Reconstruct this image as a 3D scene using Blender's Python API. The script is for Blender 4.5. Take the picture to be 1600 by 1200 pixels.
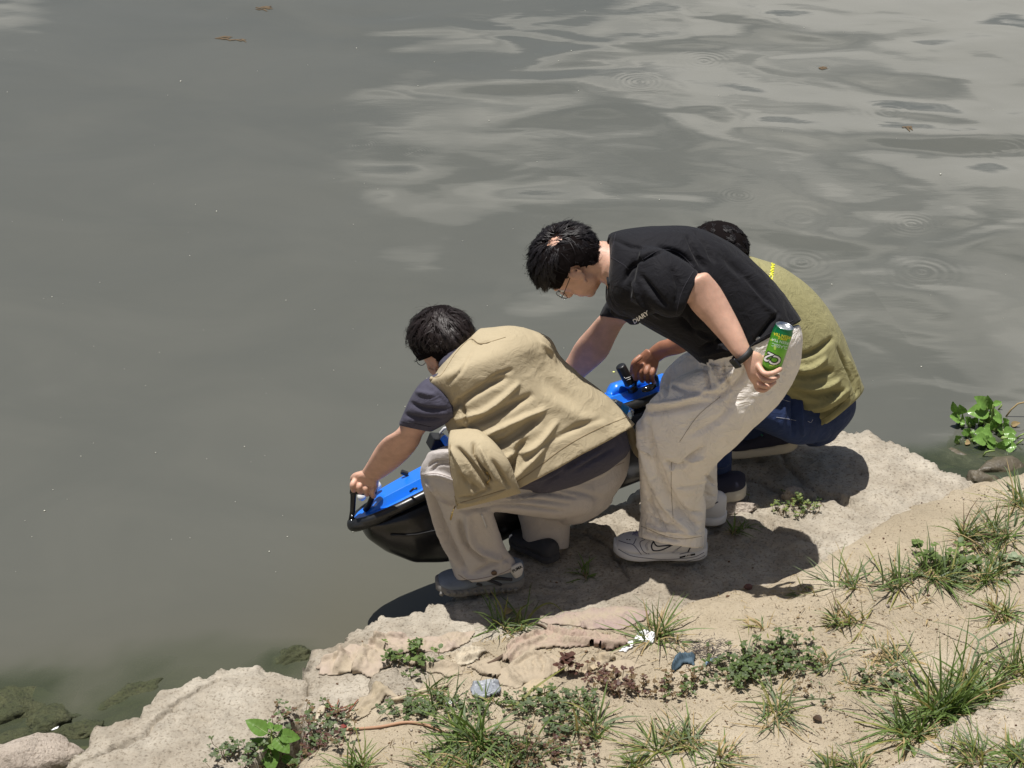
import bpy, bmesh, math, random
import numpy as np
from mathutils import Vector, Matrix
from mathutils.bvhtree import BVHTree
R = math.radians
random.seed(7)
rng = np.random.default_rng(11)
for _o in list(bpy.data.objects): bpy.data.objects.remove(_o)
SC = bpy.context.scene
COL = SC.collection

# ---------------------------------------------------------------- camera
CAM = Vector((0.0, 0.0, 4.07)); PITCH = R(30); FPX = 3093.0     # focal length in pixels of the 1600 px wide picture
cd = bpy.data.cameras.new('camera'); cam = bpy.data.objects.new('camera', cd); COL.objects.link(cam)
cam.location = CAM; cam.rotation_euler = (R(90) - PITCH, 0, 0)
cd.sensor_width = 36; cd.lens = FPX / 1600 * 36; cd.clip_end = 5000; cd.clip_start = 0.05
SC.camera = cam
SC.render.resolution_x = 1024; SC.render.resolution_y = 768

# ---------------------------------------------------------------- light
SUN_EL = R(82); SUN_AZ_VEC = Vector((-0.97, 0.22, 0)).normalized()   # towards the sun
sun_dir = (SUN_AZ_VEC * math.cos(SUN_EL) + Vector((0, 0, math.sin(SUN_EL)))).normalized()
sl = bpy.data.lights.new('sun', 'SUN'); sl.energy = 5.0; sl.angle = R(0.5); sl.color = (1.0, 0.965, 0.915)
so = bpy.data.objects.new('sun', sl); COL.objects.link(so); so.location = (0, 0, 20)
so.rotation_euler = (-sun_dir).to_track_quat('-Z', 'Y').to_euler()

W = bpy.data.worlds.new("World"); SC.world = W; W.use_nodes = True
wn = W.node_tree; wn.nodes.clear()
def wnode(t, **k):
    n = wn.nodes.new(t)
    for a, b in k.items(): setattr(n, a, b)
    return n
wo = wnode('ShaderNodeOutputWorld'); wb = wnode('ShaderNodeBackground')
sky = wnode('ShaderNodeTexSky', sky_type='NISHITA', sun_disc=False)
sky.sun_elevation = SUN_EL; sky.sun_rotation = math.atan2(SUN_AZ_VEC.x, SUN_AZ_VEC.y)
sky.dust_density = 2.0; sky.air_density = 1.0
wb.inputs['Strength'].default_value = 0.05
tc = wnode('ShaderNodeTexCoord'); mp = wnode('ShaderNodeMapping')
# project the view direction on a flat cloud deck: dir.xy / (dir.z + 0.12)
sep = wnode('ShaderNodeSeparateXYZ'); wn.links.new(tc.outputs['Generated'], sep.inputs[0])
ad = wnode('ShaderNodeMath', operation='ADD'); ad.inputs[1].default_value = 0.14; wn.links.new(sep.outputs[2], ad.inputs[0])
mx = wnode('ShaderNodeMath', operation='MAXIMUM'); mx.inputs[1].default_value = 0.05; wn.links.new(ad.outputs[0], mx.inputs[0])
dx = wnode('ShaderNodeMath', operation='DIVIDE'); dy = wnode('ShaderNodeMath', operation='DIVIDE')
wn.links.new(sep.outputs[0], dx.inputs[0]); wn.links.new(mx.outputs[0], dx.inputs[1])
wn.links.new(sep.outputs[1], dy.inputs[0]); wn.links.new(mx.outputs[0], dy.inputs[1])
cmb = wnode('ShaderNodeCombineXYZ'); wn.links.new(dx.outputs[0], cmb.inputs[0]); wn.links.new(dy.outputs[0], cmb.inputs[1])
wn.links.new(cmb.outputs[0], mp.inputs[0]); mp.inputs['Location'].default_value = (0.2, 1.05, 0)
nz = wnode('ShaderNodeTexNoise'); nz.inputs['Scale'].default_value = 2.8; nz.inputs['Detail'].default_value = 4; nz.inputs['Roughness'].default_value = 0.5
wn.links.new(mp.outputs[0], nz.inputs['Vector'])
cr = wnode('ShaderNodeValToRGB'); cr.color_ramp.elements[0].position = 0.61; cr.color_ramp.elements[1].position = 0.72
# a cloud bank stands over the far bank, to the right of straight ahead
bk = wnode('ShaderNodeVectorMath', operation='SUBTRACT'); wn.links.new(cmb.outputs[0], bk.inputs[0]); bk.inputs[1].default_value = (0.46, 1.78, 0)
bs = wnode('ShaderNodeVectorMath', operation='MULTIPLY'); wn.links.new(bk.outputs[0], bs.inputs[0]); bs.inputs[1].default_value = (1.35, 0.72, 0)
bl_ = wnode('ShaderNodeVectorMath', operation='LENGTH'); wn.links.new(bs.outputs[0], bl_.inputs[0])
bm_ = wnode('ShaderNodeMapRange'); bm_.inputs[1].default_value = 0.0; bm_.inputs[2].default_value = 1.0; bm_.inputs[3].default_value = 0.30; bm_.inputs[4].default_value = 0.0; wn.links.new(bl_.outputs['Value'], bm_.inputs[0])
nh = wnode('ShaderNodeMath', operation='MULTIPLY_ADD'); wn.links.new(nz.outputs['Fac'], nh.inputs[0]); nh.inputs[1].default_value = 0.62; nh.inputs[2].default_value = 0.19
c2 = wnode('ShaderNodeVectorMath', operation='DISTANCE'); wn.links.new(cmb.outputs[0], c2.inputs[0]); c2.inputs[1].default_value = (-0.56, 1.98, 0)     # a small cloud further left
c3 = wnode('ShaderNodeMapRange'); c3.inputs[1].default_value = 0.0; c3.inputs[2].default_value = 0.17; c3.inputs[3].default_value = 0.20; c3.inputs[4].default_value = 0.0; wn.links.new(c2.outputs['Value'], c3.inputs[0])
c4 = wnode('ShaderNodeMath', operation='ADD'); wn.links.new(nh.outputs[0], c4.inputs[0]); wn.links.new(c3.outputs[0], c4.inputs[1])
sm_ = wnode('ShaderNodeMath', operation='ADD'); wn.links.new(c4.outputs[0], sm_.inputs[0]); wn.links.new(bm_.outputs[0], sm_.inputs[1])
wn.links.new(sm_.outputs[0], cr.inputs['Fac'])
mixc = wnode('ShaderNodeMix', data_type='RGBA')
wn.links.new(cr.outputs['Color'], mixc.inputs[0]); wn.links.new(sky.outputs[0], mixc.inputs[6])
mixc.inputs[7].default_value = (24.0, 23.3, 22.0, 1)       # sunlit cloud
wn.links.new(mixc.outputs[2], wb.inputs['Color']); wn.links.new(wb.outputs[0], wo.inputs[0])

SC.view_settings.view_transform = 'Standard'; SC.view_settings.look = 'None'
SC.view_settings.exposure = 0.30; SC.view_settings.gamma = 1.0; SC.view_settings.use_curve_mapping = False

# ---------------------------------------------------------------- geometry of the view, used to measure positions
FWD = Vector((0, math.cos(PITCH), -math.sin(PITCH))); UPV = Vector((0, math.sin(PITCH), math.cos(PITCH))); RT = Vector((1, 0, 0))
def ray(px, py): return FWD + RT * ((px - 800) / FPX) + UPV * ((600 - py) / FPX)
def Pd(px, py, d): return CAM + ray(px, py) * d                     # at depth d
def Py(px, py, y): r = ray(px, py); return CAM + r * (y / r.y)      # at world y
def Pz(px, py, z): r = ray(px, py); return CAM + r * ((z - CAM.z) / r.z)  # at height z
def dep(px, py, y): return y / ray(px, py).y

# ---------------------------------------------------------------- bookkeeping
def tag(o, label=None, cat=None, group=None, kind=None):
    if label: o['label'] = label
    if cat: o['category'] = cat
    if group: o['group'] = group
    if kind: o['kind'] = kind
    return o
def empty(name, loc, label, cat, group=None):
    o = bpy.data.objects.new(name, None); COL.objects.link(o); o.location = loc; o.empty_display_size = 0.05
    bpy.context.view_layer.update()
    return tag(o, label, cat, group)
def obj(name, me, mat=None, parent=None, smooth=True):
    """link a mesh given in world coordinates as one object; a child keeps its world place"""
    if mat is not None:
        for m in (mat if isinstance(mat, (list, tuple)) else [mat]): me.materials.append(m)
    if smooth and len(me.polygons): me.polygons.foreach_set('use_smooth', [True] * len(me.polygons))
    me.update()
    o = bpy.data.objects.new(name, me); COL.objects.link(o)
    if parent is not None:
        o.parent = parent
        M = Matrix.Identity(4); p = parent
        loc = Vector((0, 0, 0))
        while p is not None: loc += p.location; p = p.parent
        me.transform(Matrix.Translation(-loc))
    else:
        # origin at the base centre
        if len(me.vertices):
            co = np.empty(len(me.vertices) * 3); me.vertices.foreach_get('co', co); co = co.reshape(-1, 3)
            c = Vector(((co[:, 0].min() + co[:, 0].max()) / 2, (co[:, 1].min() + co[:, 1].max()) / 2, co[:, 2].min()))
            me.transform(Matrix.Translation(-c)); o.location = c
    return o
def mesh(verts, faces, name='m'):
    me = bpy.data.meshes.new(name); me.from_pydata([tuple(v) for v in verts], [], faces); me.update(); return me
def nmesh(V, F, name='m'):
    """fast mesh from numpy verts (n,3) and faces (m,k)"""
    me = bpy.data.meshes.new(name); V = np.asarray(V, float); F = np.asarray(F, np.int32); k = F.shape[1]
    me.vertices.add(len(V)); me.vertices.foreach_set('co', V.ravel())
    me.loops.add(F.size); me.loops.foreach_set('vertex_index', F.ravel())
    me.polygons.add(len(F)); me.polygons.foreach_set('loop_start', np.arange(len(F), dtype=np.int32) * k)
    me.polygons.foreach_set('loop_total', np.full(len(F), k, np.int32)); me.update(calc_edges=True); me.validate(); return me
def verts(me):
    co = np.empty(len(me.vertices) * 3); me.vertices.foreach_get('co', co); return co.reshape(-1, 3)
def setverts(me, V): me.vertices.foreach_set('co', np.asarray(V).ravel()); me.update()

class MB:
    """collects pieces into one mesh"""
    def __init__(s): s.v = []; s.f = []
    def add(s, V, F):
        n = len(s.v); s.v += [Vector(a) for a in V]; s.f += [tuple(i + n for i in f) for f in F]; return s
    def box(s, c, sx, sy, sz, M=None):
        V = [Vector((x * sx / 2, y * sy / 2, z * sz / 2)) for z in (-1, 1) for y in (-1, 1) for x in (-1, 1)]
        if M is not None: V = [M @ v for v in V]
        V = [v + Vector(c) for v in V]
        return s.add(V, [(0, 2, 3, 1), (4, 5, 7, 6), (0, 1, 5, 4), (2, 6, 7, 3), (0, 4, 6, 2), (1, 3, 7, 5)])
    def tube(s, pts, r, n=8, cap=True):
        pts = [Vector(p) for p in pts]; m = len(pts)
        if not hasattr(r, '__len__'): r = [r] * m
        rings = []; t = (pts[1] - pts[0]).normalized(); a = t.orthogonal().normalized()
        for i in range(m):
            t = (pts[min(i + 1, m - 1)] - pts[max(i - 1, 0)]).normalized()
            a = (a - t * a.dot(t)).normalized(); b = t.cross(a)
            rings.append([pts[i] + (a * math.cos(2 * math.pi * k / n) + b * math.sin(2 * math.pi * k / n)) * r[i] for k in range(n)])
        V = [v for rg in rings for v in rg]; F = []
        for i in range(m - 1):
            for k in range(n): F.append((i * n + k, i * n + (k + 1) % n, (i + 1) * n + (k + 1) % n, (i + 1) * n + k))
        if cap: F.append(tuple(range(n - 1, -1, -1))); F.append(tuple((m - 1) * n + k for k in range(n)))
        return s.add(V, F)
    def ell(s, c, rx, ry, rz, M=None, nu=20, nv=12):
        V = []; F = []
        for i in range(nv + 1):
            th = math.pi * i / nv
            for k in range(nu):
                ph = 2 * math.pi * k / nu
                V.append(Vector((rx * math.sin(th) * math.cos(ph), ry * math.sin(th) * math.sin(ph), rz * math.cos(th))))
        if M is not None: V = [M @ v for v in V]
        V = [v + Vector(c) for v in V]
        for i in range(nv):
            for k in range(nu): F.append((i * nu + k, (i + 1) * nu + k, (i + 1) * nu + (k + 1) % nu, i * nu + (k + 1) % nu))
        return s.add(V, F)
    def me(s, name='m', weld=True):
        m = mesh(s.v, s.f, name)
        if weld:
            bm = bmesh.new(); bm.from_mesh(m); bmesh.ops.remove_doubles(bm, verts=bm.verts, dist=1e-6)
            bmesh.ops.recalc_face_normals(bm, faces=bm.faces); bm.to_mesh(m); bm.free()
        return m

def crom(P, k):
    """Catmull-Rom subdivision of a list of numpy rows"""
    P = np.asarray(P, float); n = len(P)
    if n < 3:
        return np.array([P[0] + (P[-1] - P[0]) * t for t in np.linspace(0, 1, k + 1)])
    out = []
    for i in range(n - 1):
        p0 = P[i - 1] if i > 0 else 2 * P[0] - P[1]; p1 = P[i]; p2 = P[i + 1]; p3 = P[i + 2] if i + 2 < n else 2 * P[-1] - P[-2]
        for j in range(k):
            t = j / k
            out.append(0.5 * (2 * p1 + (p2 - p0) * t + (2 * p0 - 5 * p1 + 4 * p2 - p3) * t * t + (3 * p1 - p0 - 3 * p2 + p3) * t ** 3))
    out.append(P[-1]); return np.array(out)

def loft(mb, st, n=24, k=4, pw=2.3, dome=True):
    """st: rows (ax,ay,bx,by,y,th[,tilt]) edge pixels A and B, world y of the middle, half thickness along the view, depth tilt B-A.
       Builds a closed solid tube whose outline runs through A and B and whose depth is 2*th."""
    rows = []
    for s in st:
        ax, ay, bx, by, y, th = s[:6]; tl = s[6] if len(s) > 6 else 0.0
        d = dep((ax + bx) / 2, (ay + by) / 2, y)
        A = Pd(ax, ay, d - tl / 2); B = Pd(bx, by, d + tl / 2)
        rows.append([*A, *B, th])
    rows = crom(rows, k)
    V = []; m = len(rows)
    rings = []
    for i, r in enumerate(rows):
        A = Vector(r[:3]); B = Vector(r[3:6]); rings.append(((A + B) / 2, (B - A) / 2, r[6]))
    def ring(c, u, th, sc):
        v = FWD - u.normalized() * FWD.dot(u.normalized()) if u.length > 1e-6 else FWD.copy()
        v = v.normalized() * th
        o = []
        for q in range(n):
            a = 2 * math.pi * q / n; ca, sa = math.cos(a), math.sin(a)
            e = 2 / pw
            o.append(c + (u * (abs(ca) ** e * (1 if ca > 0 else -1)) + v * (abs(sa) ** e * (1 if sa > 0 else -1))) * sc)
        return o
    seq = []
    if dome:
        c0, u0, t0 = rings[0]; ax0 = (rings[0][0] - rings[1][0]).normalized()
        h = min(u0.length, t0) * 0.5
        for f in (0.35, 0.75, 0.94): seq.append(ring(c0 + ax0 * h * math.sqrt(1 - f * f), u0, t0, f))
    for c, u, t in rings: seq.append(ring(c, u, t, 1.0))
    if dome:
        c0, u0, t0 = rings[-1]; ax0 = (rings[-1][0] - rings[-2][0]).normalized(); h = min(u0.length, t0) * 0.5
        for f in (0.94, 0.75, 0.35): seq.append(ring(c0 + ax0 * h * math.sqrt(1 - f * f), u0, t0, f))
    F = []; m = len(seq)
    for i in range(m - 1):
        for q in range(n): F.append((i * n + q, i * n + (q + 1) % n, (i + 1) * n + (q + 1) % n, (i + 1) * n + q))
    F.append(tuple(range(n - 1, -1, -1))); F.append(tuple((m - 1) * n + q for q in range(n)))
    mb.add([v for rg in seq for v in rg], F); return mb

def evald(o):
    dg = bpy.context.evaluated_depsgraph_get(); dg.update()
    return bpy.data.meshes.new_from_object(o.evaluated_get(dg), depsgraph=dg)
def remesh(mb, vox=0.006, smooth=3, name='m', fac=0.5):
    """union of the closed solids of mb as one continuous skin"""
    me = mesh(mb.v, mb.f, name)
    bm = bmesh.new(); bm.from_mesh(me); bmesh.ops.recalc_face_normals(bm, faces=bm.faces); bm.to_mesh(me); bm.free()
    o = bpy.data.objects.new('tmp', me); COL.objects.link(o)
    m = o.modifiers.new('r', 'REMESH'); m.mode = 'VOXEL'; m.voxel_size = vox; m.adaptivity = 0
    if smooth:
        s = o.modifiers.new('s', 'SMOOTH'); s.factor = fac; s.iterations = smooth
    r = evald(o); bpy.data.objects.remove(o); bpy.data.meshes.remove(me); r.name = name; r.materials.clear()
    return r
def vnormals(me):
    n = np.empty(len(me.vertices) * 3); me.vertices.foreach_get('normal', n); return n.reshape(-1, 3)
def bvh_of(me):
    return BVHTree.FromPolygons([tuple(v.co) for v in me.vertices], [tuple(p.vertices) for p in me.polygons])
def hit(bvh, px, py, off=0.0):
    r = ray(px, py).normalized(); h = bvh.ray_cast(CAM, r)
    if h[0] is None: return None
    n = h[1] if h[1].dot(r) < 0 else -h[1]
    return h[0] + n * off
def trace(bvh, pts, off=0.0, k=5):
    """a drawn line laid on a surface: returns the 3D points"""
    P2 = crom([list(p) for p in pts], k) if len(pts) > 1 else pts
    out = [hit(bvh, a, b, off) for a, b in P2]; return [p for p in out if p is not None]

# value noise, numpy
def _h(ix, iy, iz, seed):
    n = (ix.astype(np.int64) * 374761393 + iy.astype(np.int64) * 668265263 + iz.astype(np.int64) * 2147483647 + seed * 1274126177) & 0xffffffff
    n = ((n ^ (n >> 13)) * 1274126177) & 0xffffffff
    n = (n ^ (n >> 16)) & 0xffffffff
    return n / 4294967295.0 * 2 - 1
def vnoise(X, Y, Z=0.0, seed=0):
    X = np.asarray(X, float); Y = np.asarray(Y, float); Z = np.asarray(Z, float) + 0 * X
    ix, iy, iz = np.floor(X), np.floor(Y), np.floor(Z); fx, fy, fz = X - ix, Y - iy, Z - iz
    fx, fy, fz = [f * f * (3 - 2 * f) for f in (fx, fy, fz)]; r = 0
    for a in (0, 1):
        for b in (0, 1):
            for c in (0, 1):
                r = r + _h(ix + a, iy + b, iz + c, seed) * (fx if a else 1 - fx) * (fy if b else 1 - fy) * (fz if c else 1 - fz)
    return r
def fbm(X, Y, Z=0.0, oct=4, seed=0, gain=0.5):
    r = 0; a = 1.0
    for o in range(oct): r = r + a * vnoise(X * 2 ** o, Y * 2 ** o, np.asarray(Z) * 2 ** o, seed + o * 17); a *= gain
    return r

FW, FA = 0.80, 2.3
def folds(me, lines, bvh=None):
    """press creases (amp<0) and ridges (amp>0) into the cloth. line: (points px, width m, amp m)"""
    bvh = bvh or bvh_of(me); V = verts(me); N = vnormals(me); D = np.zeros(len(V))
    for pts, w, amp in lines:
        w *= FW; amp *= FA
        Q = trace(bvh, pts, k=4)
        if len(Q) < 2: continue
        Q = np.array([list(q) for q in Q]); best = np.full(len(V), 1e9); tt = np.zeros(len(V))
        lo = Q.min(0) - 3 * w; hi = Q.max(0) + 3 * w
        idx = np.where(((V > lo) & (V < hi)).all(1))[0]
        if not len(idx): continue
        S = V[idx]; b = np.full(len(idx), 1e9); tp = np.zeros(len(idx)); L = len(Q) - 1
        for i in range(L):
            d = Q[i + 1] - Q[i]; l2 = (d * d).sum()
            if l2 < 1e-12: continue
            t = np.clip(((S - Q[i]) @ d) / l2, 0, 1); e = ((S - Q[i] - t[:, None] * d) ** 2).sum(1)
            m = e < b; b[m] = e[m]; tp[m] = (i + t[m]) / L
        g = np.exp(-b / (w * w)) * (0.25 + 0.75 * np.sin(np.pi * np.clip(tp, 0, 1)) ** 0.6)
        D[idx] += amp * g
    D = np.clip(D, -.020, .020)
    setverts(me, V + N * D[:, None])
def wrinkle(me, scale, amp, stretch=(1, 1, 1), seed=3, axis=None):
    V = verts(me); N = vnormals(me); S = V * np.array(stretch) * scale
    n = fbm(S[:, 0], S[:, 1], S[:, 2], 3, seed)
    n = 1 - np.abs(n) * 1.6
    setverts(me, V + N * (amp * n)[:, None])

# ---------------------------------------------------------------- materials
def mat(name, col, rough=0.8, bump=None, var=None, metal=0.0, spec=0.5, coat=0.0, trans=0.0, extra=None, sub=0.0, sheen=0.0):
    """var: (scale, amount) colour mottling; bump: (scale, strength, distance)"""
    m = bpy.data.materials.new(name); m.use_nodes = True; nt = m.node_tree; b = nt.nodes['Principled BSDF']
    c = (*col, 1) if len(col) == 3 else col
    b.inputs['Base Color'].default_value = c; b.inputs['Roughness'].default_value = rough; b.inputs['Metallic'].default_value = metal
    b.inputs['Specular IOR Level'].default_value = spec; b.inputs['Coat Weight'].default_value = coat
    b.inputs['Transmission Weight'].default_value = trans
    b.inputs['Sheen Weight'].default_value = sheen
    if sub: b.inputs['Subsurface Weight'].default_value = sub; b.inputs['Subsurface Radius'].default_value = (0.012, 0.004, 0.002); b.inputs['Subsurface Scale'].default_value = 1.0
    tcn = nt.nodes.new('ShaderNodeTexCoord')
    if var:
        n = nt.nodes.new('ShaderNodeTexNoise'); n.inputs['Scale'].default_value = var[0]; n.inputs['Detail'].default_value = 6; n.inputs['Roughness'].default_value = 0.62
        nt.links.new(tcn.outputs['Object'], n.inputs['Vector'])
        r = nt.nodes.new('ShaderNodeMapRange'); r.inputs[1].default_value = 0.3; r.inputs[2].default_value = 0.7
        r.inputs[3].default_value = 1 - var[1]; r.inputs[4].default_value = 1 + var[1]; nt.links.new(n.outputs['Fac'], r.inputs[0])
        mu = nt.nodes.new('ShaderNodeMix'); mu.data_type = 'RGBA'; mu.blend_type = 'MULTIPLY'; mu.inputs[0].default_value = 1
        mu.inputs[6].default_value = c; nt.links.new(r.outputs[0], mu.inputs[7]); nt.links.new(mu.outputs[2], b.inputs['Base Color'])
    if bump:
        n = nt.nodes.new('ShaderNodeTexNoise'); n.inputs['Scale'].default_value = bump[0]; n.inputs['Detail'].default_value = 5
        nt.links.new(tcn.outputs['Object'], n.inputs['Vector'])
        bp = nt.nodes.new('ShaderNodeBump'); bp.inputs['Strength'].default_value = bump[1]; bp.inputs['Distance'].default_value = bump[2]
        nt.links.new(n.outputs['Fac'], bp.inputs['Height']); nt.links.new(bp.outputs[0], b.inputs['Normal'])
    if extra: extra(nt, b, tcn)
    return m
def srgb(r, g, b):
    f = lambda c: (c / 255 / 12.92) if c / 255 <= 0.04045 else ((c / 255 + 0.055) / 1.055) ** 2.4
    return (f(r), f(g), f(b))
# ================================================================ GROUND, SLABS, WATER
def interp_line(pxs, z):
    pts = [Pz(a, b, z) for a, b in pxs]; pts.sort(key=lambda p: p.x)
    return np.array([p.x for p in pts]), np.array([p.y for p in pts])
def poly_sd(X, Y, poly):
    """signed distance (positive inside) to a polygon"""
    P = np.asarray(poly); n = len(P); best = np.full(X.shape, 1e9); inside = np.zeros(X.shape, bool)
    for i in range(n):
        ax, ay = P[i]; bx, by = P[(i + 1) % n]; dx, dy = bx - ax, by - ay
        t = np.clip(((X - ax) * dx + (Y - ay) * dy) / (dx * dx + dy * dy + 1e-12), 0, 1)
        best = np.minimum(best, (X - ax - t * dx) ** 2 + (Y - ay - t * dy) ** 2)
        c = ((ay > Y) != (by > Y)) & (X < (bx - ax) * (Y - ay) / (by - ay + 1e-12) + ax); inside ^= c
    d = np.sqrt(best); return np.where(inside, d, -d)
def gridmesh(xs, ys, Z, keep=None, name='g'):
    X, Y = np.meshgrid(xs, ys); nx, ny = len(xs), len(ys)
    V = np.stack([X.ravel(), Y.ravel(), Z.ravel()], 1)
    i, j = np.meshgrid(np.arange(nx - 1), np.arange(ny - 1)); a = (j * nx + i).ravel()
    F = np.stack([a, a + 1, a + nx + 1, a + nx], 1)
    if keep is not None:
        k = keep.ravel(); m = k[F].all(1); F = F[m]
        used = np.zeros(len(V), bool); used[F.ravel()] = True; ren = np.cumsum(used) - 1; V = V[used]; F = ren[F]
    return nmesh(V, F, name)

ZS = 0.25     # top of the concrete platform above the water
B_px = [(1760, 690), (1600, 737), (1540, 750), (1470, 775), (1400, 805), (1330, 848), (1262, 885), (1200, 906), (1120, 928), (1040, 950), (960, 968),
        (880, 985), (800, 990), (745, 1000), (690, 1030), (650, 1075), (580, 1105), (520, 1125), (478, 1140)]
bx_, by_ = interp_line(B_px, 0.262)
bx_ = np.concatenate([[-60, -6, bx_[0] - 0.25], bx_, [bx_[-1] + 6, 60]]); by_ = np.concatenate([[-18, 2.75, by_[0] - 0.30], by_, [by_[-1] + 1.4, 16]])
PITS = [(*tuple(Pz(452, 1142, .25))[:2], .10, .12), (*tuple(Pz(410, 1185, .25))[:2], .10, .10), (*tuple(Pz(350, 1230, .25))[:2], .12, .10)]
def ground_z(X, Y):
    d = (np.interp(X, bx_, by_) - Y) * 0.9
    dd = d + 0.014 * fbm(X * 8, Y * 8, 0, 3, 5) + 0.012 * fbm(X * 30, Y * 30, 0, 3, 6)
    near = 0.256 + 0.035 * (1 - np.exp(-np.maximum(dd, 0) / 0.10)) + 0.055 * np.clip(dd, 0, 1.6)
    near += 0.016 * fbm(X * 2.3, Y * 2.3, 0, 3, 21) * np.clip(dd / 0.2, 0, 1) + 0.012 * fbm(X * 9, Y * 9, 0, 5, 33, .55) * np.clip(dd / 0.05, 0, 1)
    far = 0.256 - 0.95 * np.maximum(-dd, 0)
    bed = -0.05 - 0.16 * np.maximum(-dd - 0.30, 0) + 0.03 * fbm(X * 3, Y * 3, 0, 3, 8)
    z = np.where(dd > 0, near, np.maximum(far, np.maximum(bed, -1.6)))
    for (qx, qy, rx_, dz_) in PITS: z -= dz_ * np.exp(-((X - qx) ** 2 + (Y - qy) ** 2) / rx_ ** 2)
    # the embankment that the photographer stands on
    z += np.clip(4.02 - Y, 0, 3.4) * 0.62
    return z
def gz(x, y): return float(ground_z(np.array([float(x)]), np.array([float(y)]))[0])

def soil_nodes(nt, b, tcn):
    L = nt.links.new
    n1 = nt.nodes.new('ShaderNodeTexNoise'); n1.inputs['Scale'].default_value = 2.6; n1.inputs['Detail'].default_value = 7; n1.inputs['Roughness'].default_value = 0.62; L(tcn.outputs['Object'], n1.inputs['Vector'])
    r = nt.nodes.new('ShaderNodeValToRGB'); e = r.color_ramp.elements
    e[0].position = 0.30; e[0].color = (*srgb(156, 144, 123), 1); e[1].position = 0.70; e[1].color = (*srgb(186, 174, 153), 1)
    x = r.color_ramp.elements.new(0.5); x.color = (*srgb(171, 158, 136), 1)
    L(n1.outputs['Fac'], r.inputs['Fac'])
    n2 = nt.nodes.new('ShaderNodeTexNoise'); n2.inputs['Scale'].default_value = 150; n2.inputs['Detail'].default_value = 4; L(tcn.outputs['Object'], n2.inputs['Vector'])
    r2 = nt.nodes.new('ShaderNodeValToRGB'); r2.color_ramp.elements[0].position = 0.30; r2.color_ramp.elements[0].color = (0.45, 0.42, 0.38, 1); r2.color_ramp.elements[1].position = 0.42; r2.color_ramp.elements[1].color = (1, 1, 1, 1)
    L(n2.outputs['Fac'], r2.inputs['Fac'])
    m = nt.nodes.new('ShaderNodeMix'); m.data_type = 'RGBA'; m.blend_type = 'MULTIPLY'; m.inputs[0].default_value = 0.8; L(r.outputs[0], m.inputs[6]); L(r2.outputs[0], m.inputs[7])
    # wet mud and algae below the water line
    geo = nt.nodes.new('ShaderNodeNewGeometry'); sp = nt.nodes.new('ShaderNodeSeparateXYZ'); L(geo.outputs['Position'], sp.inputs[0])
    mr = nt.nodes.new('ShaderNodeMapRange'); mr.inputs[1].default_value = 0.05; mr.inputs[2].default_value = 0.15; L(sp.outputs[2], mr.inputs[0])
    n3 = nt.nodes.new('ShaderNodeTexNoise'); n3.inputs['Scale'].default_value = 9; n3.inputs['Detail'].default_value = 6; L(tcn.outputs['Object'], n3.inputs['Vector'])
    r3 = nt.nodes.new('ShaderNodeValToRGB'); r3.color_ramp.elements[0].position = 0.42; r3.color_ramp.elements[0].color = (0.10, 0.13, 0.05, 1); r3.color_ramp.elements[1].position = 0.62; r3.color_ramp.elements[1].color = (0.34, 0.31, 0.19, 1)
    L(n3.outputs['Fac'], r3.inputs['Fac'])
    m2 = nt.nodes.new('ShaderNodeMix'); m2.data_type = 'RGBA'; L(mr.outputs[0], m2.inputs[0]); L(r3.outputs[0], m2.inputs[6]); L(m.outputs[2], m2.inputs[7])
    L(m2.outputs[2], b.inputs['Base Color'])
    n4 = nt.nodes.new('ShaderNodeTexNoise'); n4.inputs['Scale'].default_value = 34; n4.inputs['Detail'].default_value = 9; n4.inputs['Roughness'].default_value = 0.7; L(tcn.outputs['Object'], n4.inputs['Vector'])
    bp = nt.nodes.new('ShaderNodeBump'); bp.inputs['Strength'].default_value = 0.9; bp.inputs['Distance'].default_value = 0.022; L(n4.outputs['Fac'], bp.inputs['Height'])
    vo = nt.nodes.new('ShaderNodeTexVoronoi'); vo.inputs['Scale'].default_value = 95; L(tcn.outputs['Object'], vo.inputs['Vector'])
    bp2 = nt.nodes.new('ShaderNodeBump'); bp2.inputs['Strength'].default_value = 0.35; bp2.inputs['Distance'].default_value = 0.004; bp2.invert = True
    L(vo.outputs['Distance'], bp2.inputs['Height']); L(bp.outputs[0], bp2.inputs['Normal']); L(bp2.outputs[0], b.inputs['Normal'])
M_soil = mat('soil', (0.4, 0.33, 0.24), 0.95, extra=soil_nodes, spec=0.2)

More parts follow.
